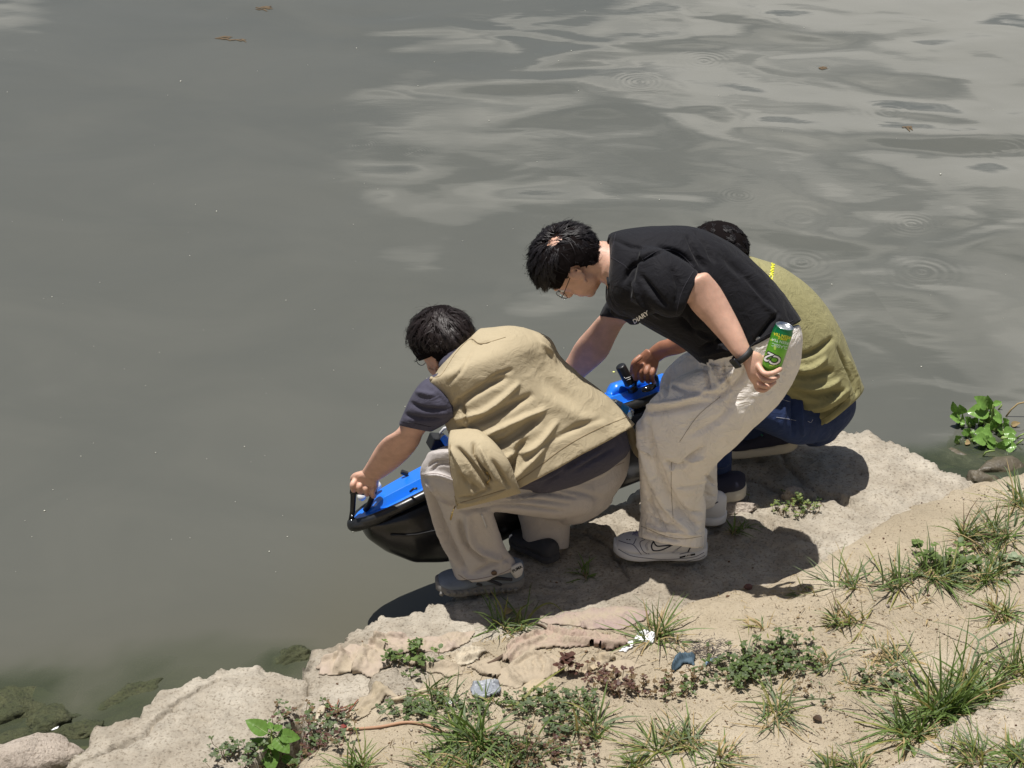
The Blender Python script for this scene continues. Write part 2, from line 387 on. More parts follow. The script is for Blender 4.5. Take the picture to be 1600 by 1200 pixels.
def conc_nodes(c1, c2, dark=0.5):
    def f(nt, b, tcn):
        L = nt.links.new
        n1 = nt.nodes.new('ShaderNodeTexNoise'); n1.inputs['Scale'].default_value = 3.2; n1.inputs['Detail'].default_value = 8; n1.inputs['Roughness'].default_value = 0.66; L(tcn.outputs['Object'], n1.inputs['Vector'])
        r = nt.nodes.new('ShaderNodeValToRGB'); e = r.color_ramp.elements; e[0].position = 0.32; e[0].color = (*c1, 1); e[1].position = 0.68; e[1].color = (*c2, 1); L(n1.outputs['Fac'], r.inputs['Fac'])
        n2 = nt.nodes.new('ShaderNodeTexNoise'); n2.inputs['Scale'].default_value = 105; n2.inputs['Detail'].default_value = 3; n2.inputs['Roughness'].default_value = 0.6; L(tcn.outputs['Object'], n2.inputs['Vector'])
        r2 = nt.nodes.new('ShaderNodeValToRGB'); e = r2.color_ramp.elements; e[0].position = 0.33; e[0].color = (dark, dark * .95, dark * .88, 1); e[1].position = 0.47; e[1].color = (1, 1, 1, 1)
        q = e = r2.color_ramp.elements.new(0.72); q.color = (1.0, 1.0, 1.0, 1); L(n2.outputs['Fac'], r2.inputs['Fac'])
        m = nt.nodes.new('ShaderNodeMix'); m.data_type = 'RGBA'; m.blend_type = 'MULTIPLY'; m.inputs[0].default_value = 0.85; L(r.outputs[0], m.inputs[6]); L(r2.outputs[0], m.inputs[7])
        n5 = nt.nodes.new('ShaderNodeTexNoise'); n5.inputs['Scale'].default_value = 17; n5.inputs['Detail'].default_value = 9; n5.inputs['Roughness'].default_value = 0.72; L(tcn.outputs['Object'], n5.inputs['Vector'])
        r5 = nt.nodes.new('ShaderNodeMapRange'); r5.inputs[1].default_value = .36; r5.inputs[2].default_value = .58; r5.inputs[3].default_value = .82; r5.inputs[4].default_value = 1.04; L(n5.outputs['Fac'], r5.inputs[0])
        m5 = nt.nodes.new('ShaderNodeMix'); m5.data_type = 'RGBA'; m5.blend_type = 'MULTIPLY'; m5.inputs[0].default_value = 1; L(m.outputs[2], m5.inputs[6]); L(r5.outputs[0], m5.inputs[7])
        L(m5.outputs[2], b.inputs['Base Color'])
        n4 = nt.nodes.new('ShaderNodeTexNoise'); n4.inputs['Scale'].default_value = 26; n4.inputs['Detail'].default_value = 10; n4.inputs['Roughness'].default_value = 0.72; L(tcn.outputs['Object'], n4.inputs['Vector'])
        bp = nt.nodes.new('ShaderNodeBump'); bp.inputs['Strength'].default_value = 1.0; bp.inputs['Distance'].default_value = 0.018; L(n4.outputs['Fac'], bp.inputs['Height'])
        bp2 = nt.nodes.new('ShaderNodeBump'); bp2.inputs['Strength'].default_value = 0.5; bp2.inputs['Distance'].default_value = 0.004; L(n2.outputs['Fac'], bp2.inputs['Height']); L(bp.outputs[0], bp2.inputs['Normal'])
        L(bp2.outputs[0], b.inputs['Normal'])
    return f
M_conc = mat('weathered_concrete', (0.4, 0.38, 0.34), 0.92, extra=conc_nodes(srgb(152, 141, 124), srgb(190, 182, 167)), spec=0.25)
M_conc2 = mat('sanded_concrete', (0.4, 0.38, 0.34), 0.92, extra=conc_nodes(srgb(172, 160, 142), srgb(196, 185, 166), 0.6), spec=0.25)
M_mossrock = mat('mossy_rock', (0.1, 0.1, 0.06), 0.6, extra=conc_nodes((0.026, 0.038, 0.012), (0.11, 0.108, 0.048), 0.35), spec=0.4)
M_rock = mat('rubble_rock', (0.3, 0.27, 0.22), 0.9, extra=conc_nodes(srgb(150, 138, 126), srgb(200, 188, 174)), spec=0.3)

# --- one sheet of ground, dense where it is seen
def spaced(lo, hi, step, far_lo, far_hi):
    a = list(np.arange(lo, hi, step)); s = step; x = lo
    L_ = []
    while x > far_lo: s *= 1.35; x -= s; L_.append(x)
    s = step; x = a[-1]; R_ = []
    while x < far_hi: s *= 1.35; x += s; R_.append(x)
    return np.array(L_[::-1] + a + R_)
gxs = spaced(-1.6, 2.5, 0.012, -90, 90); gys = spaced(3.95, 6.9, 0.012, -60, 60)
GX, GY = np.meshgrid(gxs, gys)
g = obj('ground', gridmesh(gxs, gys, ground_z(GX, GY), name='ground'), M_soil); tag(g, 'pale dry sandy bank running down to the water', kind='structure')

# --- concrete platform
def slab(name, poly_px, zt, ztop, label, mat_, res=0.009, rough=0.012, drop=0.34, seed=1, edge=0.02, margin=0.05, cat='slab', lump=0.0, cracks=(), jag=0.022):
    poly = np.array([tuple(Pz(a, b, zt))[:2] for a, b in poly_px])
    x0, y0 = poly.min(0) - margin; x1, y1 = poly.max(0) + margin
    xs = np.arange(x0, x1, res); ys = np.arange(y0, y1, res); X, Y = np.meshgrid(xs, ys)
    sd = poly_sd(X, Y, poly) + jag * fbm(X * 9, Y * 9, 0, 4, seed) + edge * 0.5 * fbm(X * 38, Y * 38, 0, 2, seed + 5)
    Z = ztop(X, Y) + rough * 0.6 * fbm(X * 6, Y * 6, 0, 4, seed + 9) + rough * 0.45 * (1 - 2 * np.abs(fbm(X * 16, Y * 16, 0, 5, seed + 11, .6)))
    lip = np.exp(-(np.maximum(sd, 0) / 0.035) ** 2)
    Z += lip * (lump * fbm(X * 22, Y * 22, 0, 3, seed + 3) - 0.012)
    for pts, w, dp in cracks:
        Q = [Pz(a, b, zt) for a, b in pts]
        e = np.full(X.shape, 1e9)
        jx = X + 0.012 * fbm(X * 22, Y * 22, 0, 3, 77); jy = Y + 0.012 * fbm(X * 22, Y * 22, 3.3, 3, 78)
        for q0, q1 in zip(Q[:-1], Q[1:]):
            d = q1 - q0; t = np.clip(((jx - q0.x) * d.x + (jy - q0.y) * d.y) / (d.x ** 2 + d.y ** 2), 0, 1)
            e = np.minimum(e, (jx - q0.x - t * d.x) ** 2 + (jy - q0.y - t * d.y) ** 2)
        Z -= dp * np.exp(-e / w ** 2)
    fall = np.clip(-sd / 0.03, 0, 1); Z = Z - drop * fall ** 1.2 + 0.02 * fall * fbm(X * 30, Y * 30, Z * 30, 2, seed + 2)
    me = gridmesh(xs, ys, Z, keep=sd > -0.034, name=name)
    o = obj(name, me, mat_); tag(o, label, cat); return o
EDGE = [(478, 1060), (487, 1022), (512, 1003), (548, 985), (592, 965), (628, 953), (655, 948), (690, 930), (712, 905), (760, 872), (820, 838), (880, 815), (950, 785), (1010, 765), (1100, 718),
        (1165, 682), (1230, 668), (1290, 676), (1340, 671), (1372, 682), (1400, 694), (1436, 706), (1468, 728), (1496, 738), (1522, 752)]
main_poly = EDGE + [(1500, 800), (1400, 850), (1300, 915), (1200, 950), (1050, 1000), (900, 1040), (760, 1075), (680, 1110), (600, 1150), (520, 1165), (474, 1130)]
def top_main(X, Y):
    return ZS + 0.012 * fbm(X * 1.5, Y * 1.5, 0, 2, 40) + 0.03 * np.clip((X - 1.0), 0, 1) * np.clip((Y - 5.9), 0, 1) - 0.03 * np.clip(-0.35 - X, 0, 1)
platform = slab('concrete_platform', main_poly, ZS, top_main, 'large cracked concrete platform at the water edge under the three men', M_conc, seed=31, lump=0.012, rough=0.010,
     cracks=[([(1130, 770), (1180, 800), (1220, 830), (1290, 850)], 0.010, 0.03), ([(1150, 735), (1210, 760), (1250, 780), (1300, 775), (1340, 790)], 0.016, 0.03), ([(900, 830), (960, 850), (980, 900)], 0.007, 0.018),
             ([(1210, 690), (1235, 735), (1280, 775)], 0.008, 0.02), ([(1130, 800), (1180, 790), (1230, 800)], 0.008, 0.018), ([(1350, 820), (1300, 800), (1262, 790)], 0.010, 0.012)])

# --- broken slab, left foreground
slab_poly = [(88, 1230), (104, 1190), (128, 1170), (150, 1133), (182, 1120), (212, 1114), (236, 1086), (268, 1068), (300, 1055), (338, 1044), (378, 1040), (398, 1036), (404, 1034), (425, 1046), (452, 1052), (478, 1066), (484, 1090), (470, 1118),
             (440, 1140), (415, 1165), (392, 1195), (350, 1240), (100, 1290)]
def top_left(X, Y): return 0.225 + 0.05 * np.clip(4.9 - Y, 0, 1)
slab('broken_slab', slab_poly, 0.235, top_left, 'broken grey concrete slab with a crumbled rim and dark fractured end, bottom left beside the green leafy plant', M_conc, seed=57, res=0.006, rough=0.006, lump=0.013, drop=0.20, edge=0.014, jag=0.013,
     cracks=[([(172, 1172), (228, 1150), (262, 1106), (300, 1080), (345, 1060)], 0.008, 0.022), ([(262, 1108), (300, 1118), (332, 1132)], 0.006, 0.012), ([(110, 1200), (160, 1180), (175, 1168)], 0.008, 0.02)])
# pointed chip at its far edge, flat block beyond the rags
slab('concrete_block', [(592, 1050), (618, 1036), (628, 1048), (655, 1068), (640, 1080), (622, 1084), (600, 1076), (585, 1064)], 0.29, lambda X, Y: 0.29 + 0 * X, 'small angular light concrete block lying at the near edge of the rags', M_conc, seed=91, res=0.005, rough=0.008, drop=0.07, edge=0.008, margin=0.04, cat='block')
# ledge bottom right
ledge_poly = [(1372, 1215), (1392, 1196), (1430, 1168), (1462, 1152), (1500, 1122), (1535, 1098), (1570, 1078), (1610, 1050), (1720, 985), (1860, 915), (2050, 960), (1990, 1200), (1760, 1300), (1330, 1290)]
slab('concrete_ledge', ledge_poly, 0.43, lambda X, Y: 0.43 + 0.05 * np.clip(4.6 - Y, 0, 2), 'pale concrete ledge crossing the bottom right corner behind the tall grass', M_conc2, seed=71, rough=0.008, drop=0.12, edge=0.012, margin=0.05, cat='ledge')

def rock(name, px, py, z, sx, sy, sz, label, mat_, seed, rz=0.0, cat='rock', lump=0.09, group=None):
    c = Pz(px, py, z); bm = bmesh.new(); bmesh.ops.create_icosphere(bm, subdivisions=4, radius=1)
    V = np.array([v.co[:] for v in bm.verts])
    rg = np.random.default_rng(seed)
    for k in range(11):          # chop facets
        n = rg.normal(size=3); n /= np.linalg.norm(n); h = rg.uniform(0.55, 0.85); d = V @ n - h; V = V - np.outer(np.maximum(d, 0) * 0.92, n)
    V *= (1 + lump * fbm(V[:, 0] * 3 + seed, V[:, 1] * 3, V[:, 2] * 3, 5, seed))[:, None]
    V = V * np.array([sx, sy, sz]); cr_, sr = math.cos(rz), math.sin(rz)
    V = np.stack([V[:, 0] * cr_ - V[:, 1] * sr, V[:, 0] * sr + V[:, 1] * cr_, V[:, 2]], 1)
    for v, q in zip(bm.verts, V): v.co = Vector(q) + c
    me = bpy.data.meshes.new(name); bm.to_mesh(me); bm.free()
    o = obj(name, me, mat_); tag(o, label, cat, group); return o
rock('rock', 48, 1196, 0.05, 0.19, 0.10, 0.12, 'pale pitted rubble rock at the very bottom left corner', M_rock, 3, 0.35)
rock('rock', 150, 1215, 0.02, 0.12, 0.07, 0.09, 'brown sandy rock wedged between the pale rubble rock and the broken slab', M_soil, 5, 0.2)
rock('rock', 245, 1140, 0.0, 0.05, 0.04, 0.03, 'tiny dark wet rock under the crumbled slab rim', M_mossrock, 8)
rock('rock', 1240, 775, 0.255, 0.045, 0.035, 0.045, 'small white stone with a green sprig in front, between the two big shadows', M_rock, 14, 0.4, cat='stone')
rock('rock', 1150, 790, 0.25, 0.10, 0.045, 0.018, 'flat light stone just right of the white sole of the olive man', M_rock, 15, 0.2, cat='stone')
rock('rock', 707, 1101, 0.292, 0.026, 0.018, 0.012, 'small flat bluish white stone below the grey plastic scrap', mat('pale_stone', srgb(176, 178, 176), 0.8, var=(30, .2)), 17, cat='stone')
rock('rock', 1168, 917, 0.27, 0.016, 0.012, 0.012, 'small dark red lump on the bare sand right of the shadow', mat('red_lump', srgb(110, 78, 70), 0.9, var=(60, .4)), 19, cat='stone')
rock('rock', 1145, 1022, 0.30, 0.045, 0.022, 0.02, 'cream stone behind the dark green creeping plant', M_rock, 23, cat='stone')
# submerged and half-submerged mossy stones
for i, (px, py, z, a, b_, c_, rz, lb) in enumerate([(20, 1110, -0.025, .20, .10, .06, .3, 'green algae covered boulder under the water at the left border'),
        (75, 1128, -0.012, .12, .07, .05, .5, 'olive mossy stone just under the water left of the white scrap'),
        (128, 1142, 0.0, .09, .04, .03, .3, 'mossy stone breaking the surface right of the white scrap'),
        (20, 1165, -0.02, .14, .05, .04, .5, 'dark green stone at the left border next to the pale rock'),
        (215, 1095, -0.038, .16, .06, .05, .6, 'deep green sunken stone beside the crumbled slab rim'),
        (330, 1035, -0.05, .2, .05, .05, .5, 'dim green sunken stone beyond the broken slab'),
        (455, 1035, -0.02, .08, .05, .05, .6, 'dark green stone in the notch between the broken slab and the platform')]):
    rock('sunken_rock', px, py, z, a, b_, c_, lb, M_mossrock, 30 + i, rz, lump=.22)
for i, (px, py, z, a, b_, c_, rz, lb) in enumerate([(1500, 718, -0.035, .13, .06, .04, -.3, 'dark muddy stone in the inlet below the water hyacinth'),
        (1560, 735, -0.02, .13, .06, .045, .4, 'brown muddy stone against the sand at the right border of the inlet'),
        (1530, 752, 0.0, .08, .05, .04, 0, 'wet brown stone in the corner of the inlet where platform meets sand')]):
    rock('sunken_rock', px, py, z, a, b_, c_, lb, mat('wet_mud%d' % i, (0.085, 0.07, 0.045), 0.5, bump=(40, .8, .01), var=(12, .5)), 50 + i, rz)

# --- water
wxs = spaced(-1.9, 2.4, 0.05, -1500, 1500); wys = spaced(4.3, 7.2, 0.05, -2, 2500); WX, WY = np.meshgrid(wxs, wys)
wm = gridmesh(wxs, wys, 0 * WX, keep=(WY > np.interp(WX, bx_, by_) - 1.3), name='water')
VW = verts(wm); d = (VW[:, 1] - np.interp(VW[:, 0], bx_, by_)) * 0.9
# how turbid the column of water is: clearer only over the shallow stones
murk = np.full(len(VW), 1.0)
for (px, py, rx, ry, lo) in [(60, 1150, .80, .45, .52), (210, 1110, .50, .34, .70), (1535, 735, .42, .26, .45), (450, 1040, .16, .14, .55), (330, 1050, .55, .22, .82)]:
    c = Pz(px, py, 0); e = ((VW[:, 0] - c.x) / rx) ** 2 + ((VW[:, 1] - c.y) / ry) ** 2
    e = e + 0.35 * fbm(VW[:, 0] * 5, VW[:, 1] * 5, 0, 3, 88)
    murk = np.minimum(murk, lo + (1 - lo) * (3 * np.clip(e, 0, 1) ** 2 - 2 * np.clip(e, 0, 1) ** 3) ** .8)
shoal = np.exp(-(np.maximum(d - 0.35, 0) / 0.75) ** 2) * np.clip((0.6 - VW[:, 0]) / 1.2, 0, 1)
at = wm.attributes.new('shoal', 'FLOAT', 'POINT'); at.data.foreach_set('value', shoal.astype(np.float32))
at = wm.attributes.new('murk', 'FLOAT', 'POINT'); at.data.foreach_set('value', murk.astype(np.float32))
M_water = bpy.data.materials.new('river_water'); M_water.use_nodes = True
def water_nodes():
    nt = M_water.node_tree; nt.nodes.clear(); L = nt.links.new
    def N(t, **k):
        n = nt.nodes.new(t)
        for a, b in k.items(): setattr(n, a, b)
        return n
    def math_(op, a, b=None, c=None):
        n = N('ShaderNodeMath', operation=op)
        for i, v in enumerate((a, b, c)):
            if v is None: continue
            if isinstance(v, (int, float)): n.inputs[i].default_value = v
            else: L(v, n.inputs[i])
        return n.outputs[0]
    out = N('ShaderNodeOutputMaterial'); geo = N('ShaderNodeNewGeometry'); pos = geo.outputs['Position']
    def noise(scale, loc, rot, sc, detail=2, rough=0.5, dist=0.0):
        mp = N('ShaderNodeMapping'); mp.inputs['Location'].default_value = loc; mp.inputs['Rotation'].default_value = (0, 0, rot); mp.inputs['Scale'].default_value = sc; L(pos, mp.inputs[0])
        n = N('ShaderNodeTexNoise'); n.inputs['Scale'].default_value = scale; n.inputs['Detail'].default_value = detail; n.inputs['Roughness'].default_value = rough; n.inputs['Distortion'].default_value = dist; L(mp.outputs[0], n.inputs['Vector'])
        return n.outputs['Fac']
    sw1 = noise(0.8, (0, 0, 0), R(28), (0.95, 1.15, 1), 1, 0.4, 0.8)
    sw2 = noise(2.6, (4, 1, 0), R(34), (0.8, 1.2, 1), 1, 0.4, 0.6)
    rip = noise(14, (2, 3, 0), R(-8), (0.6, 1.7, 1), 2, 0.5, 0.2)
    # livelier water towards the far right
    sp = N('ShaderNodeSeparateXYZ'); L(pos, sp.inputs[0])
    act = N('ShaderNodeMapRange'); act.inputs[1].default_value = -1.2; act.inputs[2].default_value = 1.6; act.inputs[3].default_value = 0.22; act.inputs[4].default_value = 1.0
    L(math_('ADD', sp.outputs[0], math_('MULTIPLY', math_('SUBTRACT', sp.outputs[1], 8.0), 0.16)), act.inputs[0])
    h = math_('ADD', math_('MULTIPLY', sw1, 0.056), math_('MULTIPLY', sw2, 0.006))
    h = math_('ADD', math_('MULTIPLY', h, act.outputs[0]), math_('MULTIPLY', math_('MULTIPLY', rip, act.outputs[0]), 0.00022))
    # rings left by drops and insects
    for (px, py, r0, a0) in [(1252, 410, .13, 1), (1000, 128, .10, 1), (122, 146, .05, 1), (1250, 340, .20, .7), (1100, 95, .12, .8), (1440, 425, .14, .7), (1390, 175, .15, .7), (1425, 350, .1, .8),
                         (470, 143, .045, 1), (648, 237, .05, 1), (565, 227, .05, 1), (130, 55, .12, .5), (1155, 305, .08, .9), (1280, 105, .05, 1), (860, 345, .12, .5), (1570, 230, .15, .7)]:
        c = Pz(px, py, 0)
        vm = N('ShaderNodeVectorMath', operation='DISTANCE'); L(pos, vm.inputs[0]); vm.inputs[1].default_value = (c.x, c.y, 0)
        r = vm.outputs['Value']
        e = math_('EXPONENT', math_('MULTIPLY', math_('POWER', math_('DIVIDE', r, r0), 2.0), -1.0))
        h = math_('ADD', h, math_('MULTIPLY', math_('MULTIPLY', math_('SINE', math_('MULTIPLY', r, 6.28 / (r0 * 0.32))), e), 0.00018 * a0))
    bp = N('ShaderNodeBump'); bp.inputs['Strength'].default_value = 1.0; bp.inputs['Distance'].default_value = 1.0; L(h, bp.inputs['Height'])
    # suspended mud, slightly browner near the bank
    tn = noise(1.3, (0, 5, 0), 0.2, (0.7, 1.2, 1), 4, 0.6, 0.8)
    rr = N('ShaderNodeValToRGB'); e = rr.color_ramp.elements; e[0].position = 0.35; e[0].color = (0.084, 0.086, 0.074, 1); e[1].position = 0.70; e[1].color = (0.095, 0.096, 0.082, 1); L(tn, rr.inputs['Fac'])
    s_at = N('ShaderNodeAttribute'); s_at.attribute_name = 'shoal'; m_at = N('ShaderNodeAttribute'); m_at.attribute_name = 'murk'
    mA = N('ShaderNodeMix', data_type='RGBA'); L(math_('MULTIPLY', s_at.outputs['Fac'], .85), mA.inputs[0]); L(rr.outputs[0], mA.inputs[6]); mA.inputs[7].default_value = (.088, .082, .056, 1)      # stirred silt over the shallows
    mB = N('ShaderNodeMix', data_type='RGBA'); L(m_at.outputs['Fac'], mB.inputs[0]); mB.inputs[6].default_value = (.060, .085, .034, 1); L(mA.outputs[2], mB.inputs[7])      # algae
    body = N('ShaderNodeBsdfPrincipled'); L(mB.outputs[2], body.inputs['Base Color']); body.inputs['Roughness'].default_value = 0.035; body.inputs['IOR'].default_value = 1.333; L(bp.outputs[0], body.inputs['Normal'])
    tr = N('ShaderNodeBsdfTransparent'); tr.inputs[0].default_value = (0.80, 0.84, 0.66, 1)
    gl = N('ShaderNodeBsdfGlossy'); gl.inputs['Roughness'].default_value = 0.03; L(bp.outputs[0], gl.inputs['Normal'])
    fr = N('ShaderNodeFresnel'); fr.inputs[0].default_value = 1.333; L(bp.outputs[0], fr.inputs['Normal'])
    m1 = N('ShaderNodeMixShader'); L(fr.outputs[0], m1.inputs[0]); L(tr.outputs[0], m1.inputs[1]); L(gl.outputs[0], m1.inputs[2])
    at = N('ShaderNodeAttribute'); at.attribute_name = 'murk'
    m2 = N('ShaderNodeMixShader'); L(at.outputs['Fac'], m2.inputs[0]); L(m1.outputs[0], m2.inputs[1]); L(body.outputs[0], m2.inputs[2]); L(m2.outputs[0], out.inputs[0])
water_nodes()
w = obj('water', wm, M_water); tag(w, 'murky grey green river water with slow swells and small rings', kind='structure')
# ================================================================ PEOPLE
def skin_nodes(nt, b, tcn):
    pass
M_skin = mat('skin_light', (0.56, 0.335, 0.245), 0.5, bump=(220, 0.25, 0.002), var=(26, 0.15), sub=0.12)
M_skin2 = mat('skin_tan', (0.30, 0.135, 0.080), 0.45, bump=(180, 0.3, 0.002), var=(30, 0.16), sub=0.08)
def cloth(name, col, scale=900, b=0.25, v=0.06, rough=0.85, sheen=0.03, crk=.006, crs=11):
    def ex(nt, bs, tcn):
        L = nt.links.new
        n = nt.nodes.new('ShaderNodeTexNoise'); n.inputs['Scale'].default_value = 14; n.inputs['Detail'].default_value = 8; n.inputs['Roughness'].default_value = 0.6; L(tcn.outputs['Object'], n.inputs['Vector'])
        n.inputs['Scale'].default_value = crs; n.inputs['Detail'].default_value = 5; n.inputs['Distortion'].default_value = .6
        rd = nt.nodes.new('ShaderNodeMath'); rd.operation = 'SUBTRACT'; L(n.outputs['Fac'], rd.inputs[0]); rd.inputs[1].default_value = .5
        ab = nt.nodes.new('ShaderNodeMath'); ab.operation = 'ABSOLUTE'; L(rd.outputs[0], ab.inputs[0])
        bp = nt.nodes.new('ShaderNodeBump'); bp.inputs['Strength'].default_value = 0.9; bp.inputs['Distance'].default_value = crk * 2.5; bp.invert = True; L(ab.outputs[0], bp.inputs['Height'])
        n2 = nt.nodes.new('ShaderNodeTexNoise'); n2.inputs['Scale'].default_value = scale; n2.inputs['Detail'].default_value = 1; L(tcn.outputs['Object'], n2.inputs['Vector'])
        b2 = nt.nodes.new('ShaderNodeBump'); b2.inputs['Strength'].default_value = b; b2.inputs['Distance'].default_value = 0.001; L(n2.outputs['Fac'], b2.inputs['Height']); L(bp.outputs[0], b2.inputs['Normal'])
        L(b2.outputs[0], bs.inputs['Normal'])
    return mat(name, col, rough, var=(5, v), extra=ex, spec=0.25, sheen=sheen)
M_vest = cloth('khaki_cotton', (0.385, 0.322, 0.212), crk=.0055); M_vest_d = cloth('khaki_seam', (0.25, 0.19, 0.11))
M_tee = cloth('slate_jersey', (0.060, 0.057, 0.082), v=0.08)
M_taupe = cloth('taupe_nylon', (0.44, 0.405, 0.385), rough=0.6, v=0.04, crk=.005); M_taupe_d = cloth('taupe_seam', (0.26, 0.21, 0.19))
M_cream = cloth('cream_cotton', (0.84, 0.79, 0.73), v=0.04, crk=.012, crs=14); M_cream_d = cloth('cream_seam', (0.36, 0.31, 0.25))
M_black = cloth('black_cotton', (0.0052, 0.0050, 0.0075), rough=0.8, v=0.1, sheen=0.05); M_black_d = cloth('black_seam', (0.028, 0.027, 0.034))
M_olive = cloth('olive_jersey', (0.265, 0.245, 0.120), v=0.05); M_denim = cloth('dark_denim', (0.018, 0.032, 0.090), scale=500, b=0.5, v=0.25); M_stitch = mat('pale_stitch', (0.35, 0.36, 0.42), 0.8)
M_hair = mat('black_hair', (0.008, 0.006, 0.007), 0.52, spec=0.28); M_hairb = mat('dark_brown_hair', (0.016, 0.010, 0.009), 0.50, spec=0.38)
M_hcap = mat('scalp_hair', (0.008, 0.006, 0.006), 0.95, spec=0.05); M_lens = mat('spectacle_lens', (0.85, 0.9, 0.85), 0.02, trans=1.0); M_lens.node_tree.nodes['Principled BSDF'].inputs['Alpha'].default_value = .12; M_frame = mat('dark_metal_frame', (0.03, 0.03, 0.032), 0.3, metal=0.6)
M_blackplastic = mat('black_plastic', (0.010, 0.010, 0.011), 0.38, var=(30, .2)); M_eye = mat('eye_white', (0.7, 0.68, 0.65), 0.2); M_brass = mat('worn_brass', (0.45, 0.33, 0.14), 0.35, metal=1.0)

def garment(name, parent, m, lofts, vox=0.0065, smooth=3, fold=(), wr=None, n=28, k=4):
    mb = MB()
    for L_ in lofts:
        if isinstance(L_, dict): loft(mb, L_['s'], n=n, k=k, pw=L_.get('pw', 2.3), dome=L_.get('dome', True))
        else: loft(mb, L_, n=n, k=k)
    me = remesh(mb, vox, smooth, name)
    if wr:
        for w_ in (wr if isinstance(wr, list) else [wr]): wrinkle(me, *w_)
    if fold: folds(me, fold)
    bv = bvh_of(me)
    return obj(name, me, m, parent), bv
def seam(parent, bv, m, lines, r=0.0011, name='seam', off=0.0004):
    for pts in lines:
        Q = trace(bv, pts, off, k=8)
        if len(Q) > 1: mb = MB(); mb.tube(Q, r, 5); obj(name, mb.me(), m, parent)
def shrink(st, f=0.86):
    out = []
    for s in st:
        mx_, my_ = (s[0] + s[2]) / 2, (s[1] + s[3]) / 2
        out.append((mx_ + (s[0] - mx_) * f, my_ + (s[1] - my_) * f, mx_ + (s[2] - mx_) * f, my_ + (s[3] - my_) * f, s[4], s[5] * f, *( [s[6] * f] if len(s) > 6 else [])))
    return out
def strip_dark(st): return [s for s in st]

def frame(fwd, up):
    f = Vector(fwd).normalized(); u = Vector(up); u = (u - f * u.dot(f)).normalized(); r = f.cross(u)
    return Matrix((r, f, u)).transposed()       # columns: right, forward, up
def head_shapes(mb, c, M, s=1.0):
    def E(x, y, z, a, b, h, rot=None):
        K = M @ (rot if rot is not None else Matrix.Identity(3)); mb.ell(c + M @ Vector((x, y, z)) * s, a * s, b * s, h * s, K, 28, 18)
    E(0, -0.012, 0.030, .073, .094, .082); E(0, 0.012, 0.0, .068, .078, .085)
    E(0, 0.035, -0.062, .052, .056, .050); E(0, 0.068, -0.092, .024, .022, .020)          # jaw, chin
    E(.030, .040, -0.045, .032, .040, .040); E(-.030, .040, -0.045, .032, .040, .040)     # cheeks
    E(.044, .012, -0.055, .020, .034, .036); E(-.044, .012, -0.055, .020, .034, .036)     # jaw corners
    E(0, .092, -0.022, .013, .020, .026); E(0, .104, -0.035, .015, .013, .010)            # nose
    E(.012, .097, -0.038, .009, .009, .007); E(-.012, .097, -0.038, .009, .009, .007)
    E(0, .078, .022, .050, .014, .012)                                                     # brow
    E(0, .086, -0.064, .022, .011, .006); E(0, .084, -0.074, .020, .011, .006)             # lips
    for sx in (1, -1):
        rot = Matrix.Rotation(R(-14) * 1, 3, 'X')
        E(sx * .074, -.008, -.012, .007, .016, .029, rot)                                  # ear shell
        K = [c + M @ Vector((sx * (.079 + .004 * math.sin(t)), -.010 + .018 * math.cos(t) - .004, -.006 + .030 * math.sin(t))) * s for t in np.linspace(-1.2, 3.6, 12)]
        mb.tube(K, [.0036 * s] * 12, 8)                                                    # ear rim
        E(sx * .077, .002, -.042, .006, .008, .009)                                        # lobe
    return mb
def eyes(parent, c, M, s=1.0):
    for sx in (1, -1):
        mb = MB(); mb.ell(c + M @ Vector((sx * .030, .076, .000)) * s, .012 * s, .010 * s, .008 * s, M); obj('eye', mb.me(), M_eye, parent)
